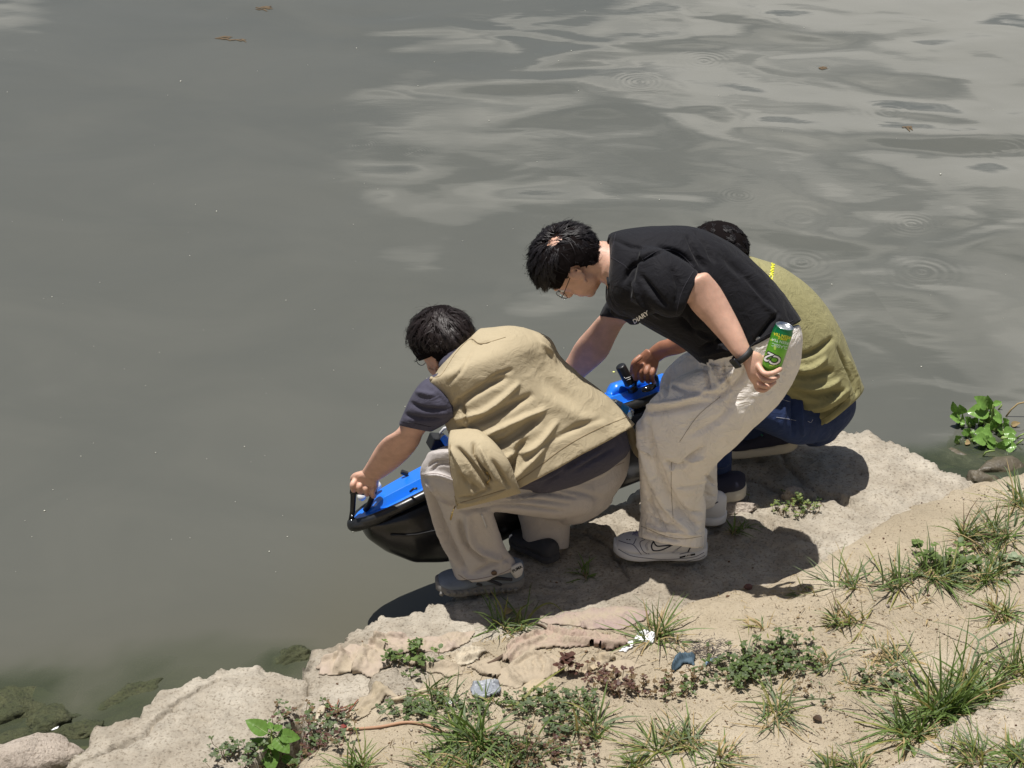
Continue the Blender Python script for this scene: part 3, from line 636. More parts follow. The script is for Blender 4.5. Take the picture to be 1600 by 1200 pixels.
def hair(parent, c, M, s, m, whorl, nstr, mask, length, lift=0.012, thick=1.0, seed=1, bald=None, cap=True, wid=0.0011, rough_=0.35):
    """a cap that follows the skull and a few thousand strands combed away from the whorl"""
    rg = np.random.default_rng(seed); wv = Vector(whorl).normalized()
    C0 = np.array([0, -0.010, 0.022]); RA = np.array([.0775, .099, .0905])
    def surf(d): return C0 + RA * d
    if cap:
        bm = bmesh.new(); bmesh.ops.create_icosphere(bm, subdivisions=5, radius=1)
        kill = []
        for v in bm.verts:
            d = np.array(v.co[:]); p = surf(d); v_ = Vector(d)
            if not mask(p) or (bald is not None and bald(v_) < 0.35): kill.append(v); continue
            nn = float(fbm(np.array([d[0] * 7]), np.array([d[1] * 7]), np.array([d[2] * 7]), 3, seed)[0])
            th = (0.004 + lift * 0.30 * (1 + 0.5 * nn)) * thick
            if bald is not None: th *= min(1, bald(v_))
            v.co = Vector(p) + Vector(d / RA).normalized() * th
        bmesh.ops.delete(bm, geom=kill, context='VERTS')
        for v in bm.verts: v.co = c + M @ (v.co * s)
        me = bpy.data.meshes.new('hair'); bm.to_mesh(me); bm.free()
        root = obj('hair', me, M_hcap, parent)
    def guide(d, ang, lt, Ln, k=6):
        p = surf(d); n = Vector(d / RA).normalized(); q = Vector(p)
        t = Vector(d) - wv * Vector(d).dot(wv); t = t - n * t.dot(n)
        if t.length < 1e-3: t = n.orthogonal()
        t.normalize(); side = n.cross(t); t = (t * math.cos(ang) + side * math.sin(ang)).normalized()
        pts = []; pos = q + n * 0.004; dr = (t + n * 0.6 * (lift / 0.012)).normalized(); sw = rg.normal() * .05
        for i in range(k + 1):
            pts.append(pos.copy()); pos = pos + dr * Ln / k
            e = np.array(pos[:]) - C0; nn = Vector(e / RA / RA).normalized(); lvl = float(np.linalg.norm(e / RA)) - 1
            tt = (dr - nn * dr.dot(nn)).normalized(); tt = (tt + nn.cross(tt) * sw).normalized()
            dr = (tt + nn * ((lt - lvl) * 2.6)).normalized()
        return pts
    ncl = max(60, nstr // 17); CL = []
    while len(CL) < ncl:
        d = rg.normal(size=3); d /= np.linalg.norm(d); p = surf(d)
        if not mask(p): continue
        lo = float(fbm(np.array([d[0] * 2.2]), np.array([d[1] * 2.2]), np.array([d[2] * 2.2]), 2, seed + 40)[0])
        L0 = length(p) * rg.uniform(.75, 1.2); CL.append((d, guide(d, lo * rough_ * 1.1 + rg.normal() * rough_ * .30, rg.uniform(.03, .20) * lift / .014, L0)))
    CD = np.array([c_[0] for c_ in CL])
    V = []; F = []; cnt = 0; tries = 0; k = 6
    while cnt < nstr and tries < nstr * 8:
        tries += 1
        d = rg.normal(size=3); d /= np.linalg.norm(d); p = surf(d)
        if not mask(p): continue
        if bald is not None and rg.random() > bald(Vector(d)): continue
        n = Vector(d / RA).normalized(); w = wid * rg.uniform(.7, 1.3)
        if rg.random() < .05: pts = guide(d, rg.normal() * .8, rg.uniform(.12, .34) * lift / .014, length(p) * rg.uniform(.8, 1.3)); w *= .6
        else:
            j = int(np.argmax(CD @ d + rg.normal(size=len(CD)) * .004)); G = CL[j][1]; off = Vector(p) + n * .004 - G[0]; cut = rg.uniform(.72, 1.05)
            pts = []
            for i in range(k + 1):
                f = i / k * cut * k; i0 = min(int(f), k - 1); g_ = G[i0].lerp(G[i0 + 1], f - i0); pts.append(g_ + off * (1 - .80 * (i / k) ** .8) + Vector(rg.normal(size=3)) * .00035 * i)
        if any(abs(P_.x) > .056 and -.055 < P_.z < .010 and -.045 < P_.y < .045 for P_ in pts): continue      # the ears stay free
        b = len(V)
        for i, P_ in enumerate(pts):
            ww = w * (1 - i / k) ** 0.6 + 0.00012; sd = (pts[min(i + 1, k)] - pts[max(i - 1, 0)]).cross(n).normalized()
            V.append(P_ - sd * ww); V.append(P_ + sd * ww)
        for i in range(k): F.append((b + 2 * i, b + 2 * i + 1, b + 2 * i + 3, b + 2 * i + 2))
        cnt += 1
    A = np.array([list(c + M @ (v * s)) for v in V])
    o = obj('hair_strands', nmesh(A, F), m, parent); o['kind'] = 'stuff'
    return o
def finger(mb, pts, r0=.0088, r1=.0068):
    P2 = crom([list(p) for p in pts], 4); n = len(P2); mb.tube([Vector(p) for p in P2], [r0 + (r1 - r0) * i / (n - 1) for i in range(n)], 10)
    mb.ell(Vector(P2[-1]), r1, r1, r1, None, 10, 8); mb.ell(Vector(P2[0]), r0, r0, r0, None, 10, 8)
def join_me(a, b, name):
    bm = bmesh.new(); bm.from_mesh(a); bm.from_mesh(b); me = bpy.data.meshes.new(name); bm.to_mesh(me); bm.free(); return me

def shoe(parent, heel, toe, width, h, m_up, m_sole, name='shoe', sole_t=0.030, lift_heel=0.0, rock_=0.012, flare=0.006):
    """heel/toe: world points on the ground. returns (upper object, bvh)"""
    heel = Vector(heel); toe = Vector(toe); ax = (toe - heel); L_ = ax.length; ax.normalize(); up = Vector((0, 0, 1)); up = (up - ax * up.dot(ax)).normalized(); sd = up.cross(ax)
    wf = lambda x: width * np.interp(x, [0, .05, .15, .3, .5, .7, .85, .95, 1], [.30, .58, .74, .74, .78, 1.0, .96, .70, .34])
    hf = lambda x: h * np.interp(x, [0, .06, .2, .4, .55, .7, .85, .95, 1], [.80, .98, 1.0, .86, .72, .58, .50, .40, .22])
    zb = lambda x: lift_heel * max(0, 1 - x / .6) ** 1.2 + rock_ * (max(0, (x - .72) / .28) ** 2 + 0.6 * max(0, (.12 - x) / .12) ** 2)
    xs = np.linspace(0, 1, 26)
    def build(wk, z0f, z1f, pw, grow):
        mb = MB(); n = 24; V = []; F = []
        for x in xs:
            xx = (x - .5) * (1 + grow) + .5; c = heel + ax * (xx * L_); a = wf(x) / 2 * wk; z0, z1 = z0f(x), z1f(x)
            for q in range(n):
                t = 2 * math.pi * q / n; ca, sa = math.cos(t), math.sin(t); e = 2 / pw
                yy = a * abs(ca) ** e * (1 if ca > 0 else -1); zz = (z0 + z1) / 2 + (z1 - z0) / 2 * abs(sa) ** e * (1 if sa > 0 else -1)
                if sa > 0: yy *= 1 - 0.28 * sa * min(1, (z1 - z0) / .06)
                V.append(c + sd * yy + up * (zz + zb(x)))
        m_ = len(xs)
        for i in range(m_ - 1):
            for q in range(n): F.append((i * n + q, i * n + (q + 1) % n, (i + 1) * n + (q + 1) % n, (i + 1) * n + q))
        F.append(tuple(range(n - 1, -1, -1))); F.append(tuple((m_ - 1) * n + q for q in range(n)))
        mb.add(V, F); return mb
    mu = remesh(build(1.0, lambda x: sole_t * .5, lambda x: hf(x), 2.5, 0), .0045, 3)
    so_ = remesh(build(1.07, lambda x: 0, lambda x: sole_t * (1.15 if x < .25 else 1), 5, .025), .0045, 2)
    o = obj(name, mu, m_up, parent); obj('sole', so_, m_sole, o)
    return o, bvh_of_obj(o), bvh_of_obj(o.children[0])
def world_me(o):
    me = o.data.copy(); bpy.context.view_layer.update(); me.transform(o.matrix_world); return me
def bvh_of_obj(o):
    me = world_me(o); b = bvh_of(me); bpy.data.meshes.remove(me); return b

def text_on(parent, bv, s, px, py, size, m, rot=0.0, name='lettering', off=.002, flipx=False, ext=.0004, shear=0.0, along=None, spacing=1.0, bold=0.0):
    """flat lettering wrapped on to a surface: laid out around the hit point, each vertex dropped on to the surface"""
    cu = bpy.data.curves.new('t', 'FONT'); cu.body = s; cu.size = 1.0; cu.align_x = 'CENTER'; cu.align_y = 'CENTER'; cu.shear = shear; cu.space_character = spacing; cu.offset = bold; cu.resolution_u = 3
    to = bpy.data.objects.new('t', cu); COL.objects.link(to); me = evald(to); bpy.data.objects.remove(to)
    if not len(me.polygons): return None
    bm = bmesh.new(); bm.from_mesh(me)
    bmesh.ops.triangulate(bm, faces=bm.faces); bmesh.ops.subdivide_edges(bm, edges=[e for e in bm.edges if e.calc_length() > .25], cuts=2); bmesh.ops.triangulate(bm, faces=bm.faces)
    c, sn = math.cos(rot), math.sin(rot); bad = []
    for v in bm.verts:
        x, y = v.co.x * size, v.co.y * size
        if flipx: x = -x
        X, Y = x * c - y * sn, x * sn + y * c
        h = hit(bv, px + X, py - Y, off)
        if h is None: bad.append(v)
        else: v.co = h
    if bad: bmesh.ops.delete(bm, geom=bad, context='VERTS')
    bm.to_mesh(me); bm.free()
    return obj(name, me, m, parent, smooth=False)
# ---------------------------------------------------------------- 1. the squatting man in the khaki vest
p1 = empty('person', Pz(760, 900, 0.25), 'squatting man in khaki vest and taupe trousers gripping the bow handle of the blue boat', 'person')
V_t = [(688, 572, 748, 517, 5.44, .075, .06), (676, 592, 800, 514, 5.42, .10, .14), (668, 600, 850, 530, 5.40, .115, .20), (694, 640, 868, 560, 5.40, .13, .20), (712, 688, 900, 588, 5.38, .135, .18),
       (738, 735, 945, 622, 5.36, .14, .16), (775, 780, 988, 664, 5.34, .15, .12)]
T_t = [(690, 575, 760, 530, 5.44, .08, .06), (686, 600, 835, 540, 5.41, .10, .16), (715, 650, 860, 570, 5.41, .115, .18), (745, 720, 930, 625, 5.38, .12, .14), (790, 762, 972, 665, 5.36, .135, .10), (822, 768, 980, 692, 5.36, .138, .08)]
T_sl = [(702, 575, 712, 645, 5.33, .06), (662, 594, 708, 650, 5.28, .07), (642, 620, 697, 662, 5.27, .066), (622, 664, 674, 675, 5.29, .055)]
A1 = [(690, 590, 712, 650, 5.33, .05), (650, 615, 700, 655, 5.29, .05), (624, 667, 665, 674, 5.30, .042), (602, 683, 655, 694, 5.32, .043), (588, 698, 638, 716, 5.35, .044), (573, 724, 612, 738, 5.39, .036), (564, 738, 590, 752, 5.42, .030)]
P_pelvis = [(825, 728, 970, 668, 5.46, .10), (828, 785, 984, 700, 5.46, .135), (848, 808, 979, 742, 5.46, .155), (875, 812, 958, 776, 5.46, .12)]
P_thigh = [(915, 700, 915, 806, 5.42, .11), (860, 700, 862, 810, 5.38, .105), (800, 700, 800, 802, 5.32, .095), (740, 692, 745, 795, 5.23, .095), (698, 697, 700, 780, 5.20, .085), (676, 705, 680, 765, 5.19, .06)]
P_shin = [(672, 706, 728, 700, 5.19, .06), (657, 732, 748, 745, 5.20, .082), (662, 768, 768, 796, 5.22, .085), (676, 805, 778, 825, 5.24, .078), (692, 845, 789, 855, 5.26, .078), (703, 878, 803, 872, 5.275, .085), (711, 906, 812, 889, 5.28, .09)]
P_shin2 = [(800, 740, 890, 750, 5.50, .08), (806, 790, 891, 790, 5.50, .075), (815, 825, 890, 825, 5.50, .07), (818, 858, 889, 856, 5.50, .072)]
P_thigh2 = [(930, 690, 930, 790, 5.56, .10), (860, 690, 860, 780, 5.60, .10), (800, 700, 800, 770, 5.58, .09)]
# skin: one continuous figure, head, neck, trunk, arms, legs
H1c = Pd(694, 541, dep(694, 541, 5.52)); H1M = frame((-0.62, 0.55, -0.58), (-0.38, 0.18, 0.92))
mb = MB(); head_shapes(mb, H1c, H1M, 1.0)
mb.tube([H1c + H1M @ Vector((0, -.02, -.03)), H1c + H1M @ Vector((0, -.045, -.10)), Py(745, 560, 5.44), Py(775, 590, 5.43)], [.056, .056, .062, .08], 16)
for st in (T_t, P_pelvis, P_thigh, P_thigh2): loft(mb, shrink(st, .66), n=16, k=2)
for st in (P_shin[1:], P_shin2[1:]): loft(mb, shrink(st, .48), n=16, k=2)
loft(mb, A1, n=20, k=4, pw=2.1)
mb.tube([Py(835, 560, 5.56), Py(800, 640, 5.74), Py(770, 700, 5.78), Py(745, 722, 5.74)], [.05, .045, .038, .03], 12)     # the far arm reaching to the hull
mb.ell(Py(740, 726, 5.72), .04, .03, .025)
bme = remesh(mb, .0048, 4, 'body')
hd = MB()
bar = [Py(x, y, 5.44) for x, y in ((552, 763), (583, 769))]
loft(hd, [(566, 735, 590, 750, 5.42, .028), (553, 739, 590, 756, 5.425, .030), (547, 746, 589, 764, 5.43, .028), (548, 756, 586, 770, 5.435, .022)], n=16, k=3)
for i in range(4):
    f = i / 3.0; kx = 551.5 + f * 31; ky = 751 + f * 9
    finger(hd, [Py(kx + 3, ky, 5.415), Py(kx - .5, ky + 6, 5.403), Py(kx - .5, ky + 11, 5.408), Py(kx + 1, ky + 15, 5.43), Py(kx + 2, ky + 15, 5.455)], .0104, .0085)
finger(hd, [Py(588, 748, 5.45), Py(586, 762, 5.48), Py(579, 770, 5.475), Py(570, 770, 5.46)], .010, .0085)
bme = join_me(bme, remesh(hd, .0024, 3), 'body')
body1 = obj('body', bme, M_skin, p1)
eyes(p1, H1c, H1M)
fringe = lambda p: not (p[1] > 0.045 and p[2] < 0.040) and not (p[2] < -0.048 and p[1] > -0.02) and p[2] > -0.075 and not (abs(p[0]) > .055 and -0.028 < p[1] and p[2] < 0.0)
hair(p1, H1c, H1M, 1.10, M_hairb, (0.15, -0.45, 0.9), 5200, fringe, lambda p: (0.028 if (abs(p[0]) > .05 and p[2] < .045) else 0.062) if p[2] > -0.02 else 0.045, lift=0.016, seed=4)
# spectacles: two rims, temple
def glasses(parent, c, M, s=1.0):
    r = MB()
    for sx in (1, -1):
        K = [c + M @ Vector((sx * .032 + .023 * math.cos(t), .098 - .006 * abs(math.cos(t)) * (1 if sx * math.cos(t) > 0 else 0), -.006 + .018 * math.sin(t))) * s for t in np.linspace(0, 2 * math.pi, 22)]
        r.tube(K, .0011 * s, 6, cap=False)
    r.tube([c + M @ Vector((-.010, .099, -.001)) * s, c + M @ Vector((.0, .102, .002)) * s, c + M @ Vector((.010, .099, -.001)) * s], .0011, 6)
    for sx in (1, -1): r.tube([c + M @ Vector((sx * .055, .095, .0)) * s, c + M @ Vector((sx * .076, .075, .004)) * s, c + M @ Vector((sx * .079, .0, .008)) * s, c + M @ Vector((sx * .077, -.02, -.01)) * s], .0013, 6)
    g_ = obj('spectacles', r.me(), M_frame, parent)
    for sx in (1, -1):
        l = MB(); K = [c + M @ Vector((sx * .032 + .022 * math.cos(t), .0965, -.006 + .017 * math.sin(t))) * s for t in np.linspace(0, 2 * math.pi, 20, endpoint=False)]
        off = M @ Vector((0, .0012, 0)); n = len(K)
        l.add(K + [k + off for k in K], [tuple(range(n)), tuple(range(2 * n - 1, n - 1, -1))] + [(i, (i + 1) % n, n + (i + 1) % n, n + i) for i in range(n)])
        obj('lens', l.me(), M_lens, g_, smooth=False)
glasses(p1, H1c, H1M)
# clothes
shirt1, bv = garment('tee_shirt', p1, M_tee, [T_t, {'s': T_sl, 'dome': False}], smooth=3,
    fold=[([(640, 630), (665, 640), (700, 640)], .009, -.006), ([(632, 648), (660, 655), (690, 655)], .008, -.006), ([(650, 612), (680, 618)], .008, .005), ([(668, 600), (695, 625), (706, 652)], .006, .005),
          ([(830, 752), (880, 735), (940, 705)], .012, .006), ([(850, 757), (900, 720)], .010, -.006), ([(900, 735), (960, 700)], .009, -.005)])
seam(shirt1, bv, M_black_d, [[(624, 658), (650, 662), (674, 667)]])
vfold = [([(705, 640), (745, 612), (790, 590)], .012, -.014), ([(712, 655), (760, 640), (810, 600)], .010, .010), ([(722, 672), (770, 650), (830, 618)], .013, -.013), ([(735, 690), (790, 665), (850, 640)], .010, .010),
         ([(745, 705), (790, 690), (840, 655)], .014, -.016), ([(760, 735), (795, 712), (835, 700), (870, 660)], .012, .010), ([(782, 748), (805, 715), (820, 690)], .014, -.018), ([(790, 762), (815, 735), (850, 700)], .010, .010),
         ([(752, 612), (770, 590), (800, 578)], .008, -.005), ([(700, 600), (720, 580), (740, 545)], .006, -.003), ([(735, 530), (745, 537), (765, 534)], .004, -.006), ([(850, 620), (900, 650), (950, 668)], .03, .006),
         ([(830, 560), (860, 600), (900, 630)], .03, -.005), ([(715, 625), (724, 640), (728, 662)], .007, -.012), ([(860, 690), (900, 668), (940, 655)], .012, -.005), ([(845, 535), (858, 548), (868, 565)], .008, .006)]
vest, bv = garment('vest', p1, M_vest, [{'s': V_t, 'dome': False, 'pw': 2.6}], vox=.0055, smooth=3, fold=vfold, wr=(9, .0022, (1, 1, 1.4), 12))
seam(vest, bv, M_vest_d, [[(672, 590), (690, 585), (712, 552), (735, 530), (752, 537), (790, 527)], [(695, 560), (712, 540), (738, 526)], [(790, 764), (830, 738), (880, 700), (930, 672), (978, 652)], [(690, 618), (704, 640), (712, 660)]])
# collar and yoke edge standing a little proud
cm = MB(); Q = trace(bv, [(674, 594), (684, 575), (700, 548), (718, 530), (738, 519)], .002, 6)
cm.tube(Q, .006, 8); obj('collar', cm.me(), M_vest, vest)
# loose front panel of the vest hanging over the thigh
flapS = [(703, 672, 745, 668, 5.22, .02), (700, 690, 772, 690, 5.165, .035), (701, 715, 795, 720, 5.135, .045), (705, 745, 806, 748, 5.13, .05), (709, 772, 812, 764, 5.135, .052), (713, 796, 815, 770, 5.15, .05)]
ff = [([(716, 700), (745, 735), (765, 765)], .008, -.016), ([(705, 700), (725, 735), (740, 775)], .007, .008), ([(740, 692), (742, 715), (758, 738), (768, 752)], .006, -.012), ([(750, 700), (768, 735), (775, 752)], .006, .009),
      ([(722, 740), (735, 758), (748, 768)], .012, -.008), ([(770, 720), (785, 745), (796, 762)], .008, -.008), ([(716, 778), (740, 776), (765, 765)], .006, -.006), ([(712, 785), (740, 783), (800, 762)], .004, .004)]
flap, bvf = garment('vest_front_panel', p1, M_vest, [{'s': flapS, 'dome': False, 'pw': 2.6}], vox=.0045, smooth=3, fold=ff)
seam(flap, bvf, M_vest_d, [[(704, 695), (703, 730), (708, 765), (715, 790)], [(739, 694), (741, 712), (752, 732), (762, 745)], [(716, 787), (745, 778), (790, 765)]], r=.0012)
zp = MB(); q0 = hit(bvf, 713, 790, .004) ; q1 = Py(707, 800, 5.10); q2 = Py(704, 812, 5.10)
zp.tube([q0, (q0 + q1) / 2, q1], .0018, 6); zp.tube([q1, q2], .0030, 8); obj('zip_pull', zp.me(), M_brass, flap)
zp = MB(); Q = trace(bvf, [(762, 736), (764, 748), (761, 757)], .004, 4)
if len(Q) > 1: zp.tube(Q, .0024, 6); obj('zip_pull', zp.me(), M_brass, flap)
# far front panel seen past the hip
far, _ = garment('vest_front_panel', p1, M_vest, [[(968, 655, 990, 668, 5.52, .02), (972, 668, 1002, 690, 5.53, .02), (982, 690, 1003, 705, 5.53, .018), (988, 705, 1001, 718, 5.53, .012)]], vox=.005,
                 fold=[([(985, 665), (992, 690), (996, 712)], .006, -.008)])
trousers_f = [([(660, 742), (685, 742), (712, 752)], .006, .006), ([(668, 730), (680, 722), (700, 720)], .004, -.004), ([(672, 738), (686, 726), (704, 726)], .004, -.004), ([(664, 750), (690, 775), (705, 790)], .008, .008), ([(672, 770), (700, 840), (725, 890)], .013, -.016),
      ([(665, 760), (690, 830), (712, 880)], .012, .010), ([(730, 800), (740, 850), (790, 880)], .013, .010), ([(718, 815), (728, 850), (762, 880)], .011, -.014), ([(742, 895), (770, 882), (805, 870)], .010, -.008), ([(720, 895), (745, 905), (780, 895)], .008, .006),
      ([(770, 790), (820, 792), (880, 800)], .007, -.006), ([(780, 785), (830, 782), (890, 788)], .006, -.005), ([(800, 775), (850, 770), (900, 778)], .007, -.006), ([(790, 780), (840, 776)], .005, .005), ([(905, 745), (935, 725), (962, 705)], .008, -.006), ([(900, 755), (940, 740), (975, 712)], .007, .005),
      ([(870, 765), (910, 770), (940, 780)], .012, -.004), ([(715, 800), (745, 798), (775, 792)], .008, -.008), ([(930, 705), (936, 728), (930, 745)], .006, -.004)]
tr1, bvt = garment('trousers', p1, M_taupe, [P_pelvis, P_thigh, {'s': P_shin, 'dome': False, 'pw': 2.2}, P_thigh2, {'s': P_shin2, 'dome': False}], vox=.0055, smooth=4, fold=trousers_f, wr=(11, .0015, (1, 1, 1), 5))
seam(tr1, bvt, M_taupe_d, [[(659, 742), (680, 740), (700, 745), (715, 752)], [(752, 803), (757, 815), (760, 824)], [(900, 752), (930, 742), (975, 722)], [(716, 898), (735, 906), (780, 897), (810, 882)]])
bt = MB(); q = hit(bvt, 772, 895, .003); bt.ell(q, .010, .004, .010, None, 14, 8); obj('snap_button', bt.me(), mat('bronze_snap', (0.12, 0.08, 0.06), .35, metal=.8), tr1)
bt = MB(); q = hit(bvt, 864, 757, .003)
if q is not None: bt.ell(q, .007, .005, .007, None, 12, 8); obj('button', bt.me(), M_blackplastic, tr1)
lab = MB(); Q = trace(bvt, [(752, 803), (756, 813), (760, 824)], .002, 3); lab.tube(Q, .0028, 6); obj('reflective_tab', lab.me(), mat('silver_tab', (0.5, .5, .52), .3, metal=.3), tr1)
M_shoe_g = mat('grey_mesh', (0.14, 0.165, 0.20), .75, bump=(700, .5, .001), var=(20, .2)); M_sole_g = mat('grey_rubber', (0.16, 0.155, 0.145), .8, var=(30, .2), bump=(60, .6, .003)); M_dk = mat('dark_suede', (0.035, 0.036, 0.042), .85)
def on_sole(px, py, z): return Pz(px, py, z)
s1, b1, b1s = shoe(p1, Pz(818, 913, .262), Pz(682, 921, .262), .112, .105, M_shoe_g, M_sole_g, sole_t=.034)
sp = MB()
for pts, r_ in (([(735, 908), (760, 903), (800, 905)], .006), ([(760, 905), (790, 915)], .006), ([(745, 912), (775, 918), (806, 912)], .005)):
    Q = trace(b1, pts, .001, 4)
    if len(Q) > 1: sp.tube(Q, r_, 8)
if sp.v: obj('overlay', sp.me(), M_dk, s1)
tread = MB()
for i in range(12):
    px = 690 + i * 10.5; q = hit(b1s, px, 925 - i * .6, .0)
    if q is not None: tread.box(q + Vector((0, 0, -.006)), .012, .012, .012, Matrix.Rotation(.4, 3, 'Y'))
obj('tread', tread.me(), M_sole_g, s1)
ht = MB(); hh = [hit(b1, x, y, .002) for x, y in ((797, 888), (813, 882), (817, 891), (806, 902))]
s2, _, _ = shoe(p1, Pz(868, 880, .262), Pz(804, 842, .262), .10, .078, M_dk, M_dk, sole_t=.025)
sk = MB(); sk.tube([Py(846, 862, 5.5), Py(850, 848, 5.5)], [.032, .034], 14); obj('sock', sk.me(), mat('grey_sock', (.30, .31, .34), .9), p1)
sk = MB(); sk.tube([Py(800, 900, 5.30), Py(797, 880, 5.30)], [.040, .036], 14); obj('sock', sk.me(), mat('white_sock', (.62, .61, .58), .9), p1)
ck = MB(); loft(ck, [(795, 889, 815, 879, 5.245, .012), (799, 896, 818, 887, 5.242, .014), (804, 903, 816, 897, 5.245, .012)], n=16, k=3); ckm = remesh(ck, .003, 2); cko = obj('sock_cuff', ckm, mat('white_knit', (.52, .51, .49), .9), p1)
text_on(cko, bvh_of_obj(cko), 'PUMA', 808, 889, 6, mat('sock_ink', (.01, .01, .01), .8), rot=R(28), bold=.03)
M_ink = mat('black_ink', (.01, .01, .01), .7); M_white = mat('white_print', (.75, .74, .72), .6)
# ---------------------------------------------------------------- 2. the standing man in the black tee
p2 = empty('person', Pz(1060, 850, 0.25), 'standing man bent forward in black tee and baggy cream trousers with a green can', 'person')
H2c = Pd(892, 413, dep(892, 413, 5.53)); H2M = frame((-0.36, 0.04, -0.93), (-0.93, -0.08, 0.36))
B_t = [(952, 366, 950, 455, 5.53, .055), (962, 362, 948, 470, 5.53, .12), (990, 357, 962, 490, 5.53, .175), (1030, 354, 992, 500, 5.53, .19), (1085, 356, 1022, 517, 5.53, .185), (1140, 380, 1052, 534, 5.53, .175),
       (1188, 420, 1078, 552, 5.52, .165), (1224, 460, 1096, 568, 5.51, .16), (1251, 500, 1108, 573, 5.50, .16)]
B_sl = [(1000, 385, 985, 470, 5.40, .09), (1030, 388, 1018, 486, 5.35, .085), (1062, 404, 1042, 496, 5.33, .075), (1091, 424, 1062, 495, 5.325, .066)]
B_sl2 = [(985, 440, 1000, 495, 5.66, .07), (962, 452, 1000, 505, 5.70, .065), (946, 475, 985, 508, 5.74, .06), (937, 493, 981, 502, 5.76, .055)]
B_arm = [(1010, 400, 1000, 465, 5.38, .05), (1045, 410, 1035, 470, 5.34, .046), (1080, 424, 1066, 474, 5.325, .044), (1108, 432, 1074, 472, 5.325, .042)]
B_fore = [(1068, 452, 1108, 428, 5.325, .040), (1078, 480, 1126, 450, 5.32, .044), (1102, 506, 1146, 486, 5.30, .042), (1126, 532, 1160, 514, 5.27, .034), (1146, 556, 1172, 542, 5.24, .026), (1160, 568, 1180, 552, 5.235, .026)]
B_arm2 = [(965, 470, 990, 500, 5.74, .045), (938, 492, 976, 506, 5.77, .042), (920, 512, 962, 530, 5.80, .04), (900, 535, 948, 558, 5.83, .042), (886, 560, 922, 582, 5.86, .036), (868, 590, 894, 606, 5.88, .030)]
L_n = [(1085, 552, 1248, 508, 5.50, .15), (1092, 575, 1252, 535, 5.50, .165), (1060, 590, 1247, 575, 5.49, .16), (1030, 612, 1222, 622, 5.46, .145), (1008, 640, 1185, 662, 5.43, .13), (998, 672, 1150, 696, 5.42, .12), (998, 705, 1115, 728, 5.42, .11),
       (1000, 745, 1102, 755, 5.43, .10), (1002, 790, 1102, 795, 5.45, .10), (1000, 815, 1101, 828, 5.45, .115), (997, 838, 1099, 855, 5.445, .124)]
L_f = [(1090, 545, 1180, 560, 5.62, .11), (1062, 558, 1170, 590, 5.63, .12), (1034, 590, 1150, 620, 5.64, .12), (1032, 630, 1135, 660, 5.64, .11), (1045, 680, 1125, 690, 5.65, .10), (1056, 725, 1119, 728, 5.66, .09), (1062, 770, 1120, 765, 5.67, .085), (1068, 802, 1124, 786, 5.68, .085)]
mb = MB(); head_shapes(mb, H2c, H2M, 1.0)
mb.tube([H2c + H2M @ Vector((0, -.02, -.02)), H2c + H2M @ Vector((0, -.050, -.085)), Py(945, 408, 5.53), Py(985, 425, 5.53)], [.054, .057, .062, .075], 18)
loft(mb, shrink(B_t, .74), n=16, k=2)
for st in (L_n[:-1], L_f): loft(mb, shrink(st, .60), n=16, k=2)
for st in (B_arm, B_fore, B_arm2): loft(mb, st, n=20, k=4, pw=2.1)
mb.ell(Py(880, 606, 5.89), .03, .028, .02)
bme = remesh(mb, .0048, 4, 'body')
hd = MB()     # the hand that holds the can: back of the hand, five fingers round its foot
loft(hd, [(1160, 566, 1181, 549, 5.235, .022), (1165, 578, 1189, 553, 5.23, .021), (1169, 590, 1196, 566, 5.225, .021), (1175, 599, 1202, 578, 5.225, .020), (1182, 605, 1203, 588, 5.225, .017)], n=18, k=3)
finger(hd, [Py(1184, 570, 5.215), Py(1194, 583, 5.185), Py(1207, 583, 5.175), Py(1219, 577, 5.19)], .0094, .0076)
finger(hd, [Py(1184, 582, 5.215), Py(1193, 593, 5.19), Py(1205, 594, 5.185), Py(1215, 588, 5.205)], .0096, .0078)
finger(hd, [Py(1182, 592, 5.22), Py(1189, 602, 5.20), Py(1201, 603, 5.20), Py(1210, 597, 5.22)], .0094, .0074)
finger(hd, [Py(1180, 598, 5.225), Py(1184, 608, 5.215), Py(1194, 610, 5.215), Py(1202, 605, 5.23)], .0084, .0066)
finger(hd, [Py(1176, 566, 5.25), Py(1187, 560, 5.27), Py(1200, 562, 5.285), Py(1210, 567, 5.28)], .0105, .0090)
bme = join_me(bme, remesh(hd, .0024, 3), 'body')
body2 = obj('body', bme, M_skin, p2)
eyes(p2, H2c, H2M)
glasses(p2, H2c, H2M)
mask2 = lambda p: not (p[1] > 0.050 and p[2] < 0.050) and not (p[2] < -0.020 and p[1] > -0.045) and p[2] > -0.058 and not (abs(p[0]) > .048 and -0.036 < p[1] and p[2] < 0.022)
BALD = Vector((-0.34, -0.66, 0.66)).normalized()
bald2 = lambda d: float(np.clip((math.acos(max(-1, min(1, d.normalized().dot(BALD)))) - 0.06) / 0.50, 0.20, 1))
hair(p2, H2c, H2M, 1.12, M_hair, tuple(BALD), 6500, mask2, lambda p: (0.010 if (abs(p[0]) > .045 and p[2] < .060) else 0.050) if p[2] > -0.01 else 0.026, lift=0.016, seed=9, bald=bald2)
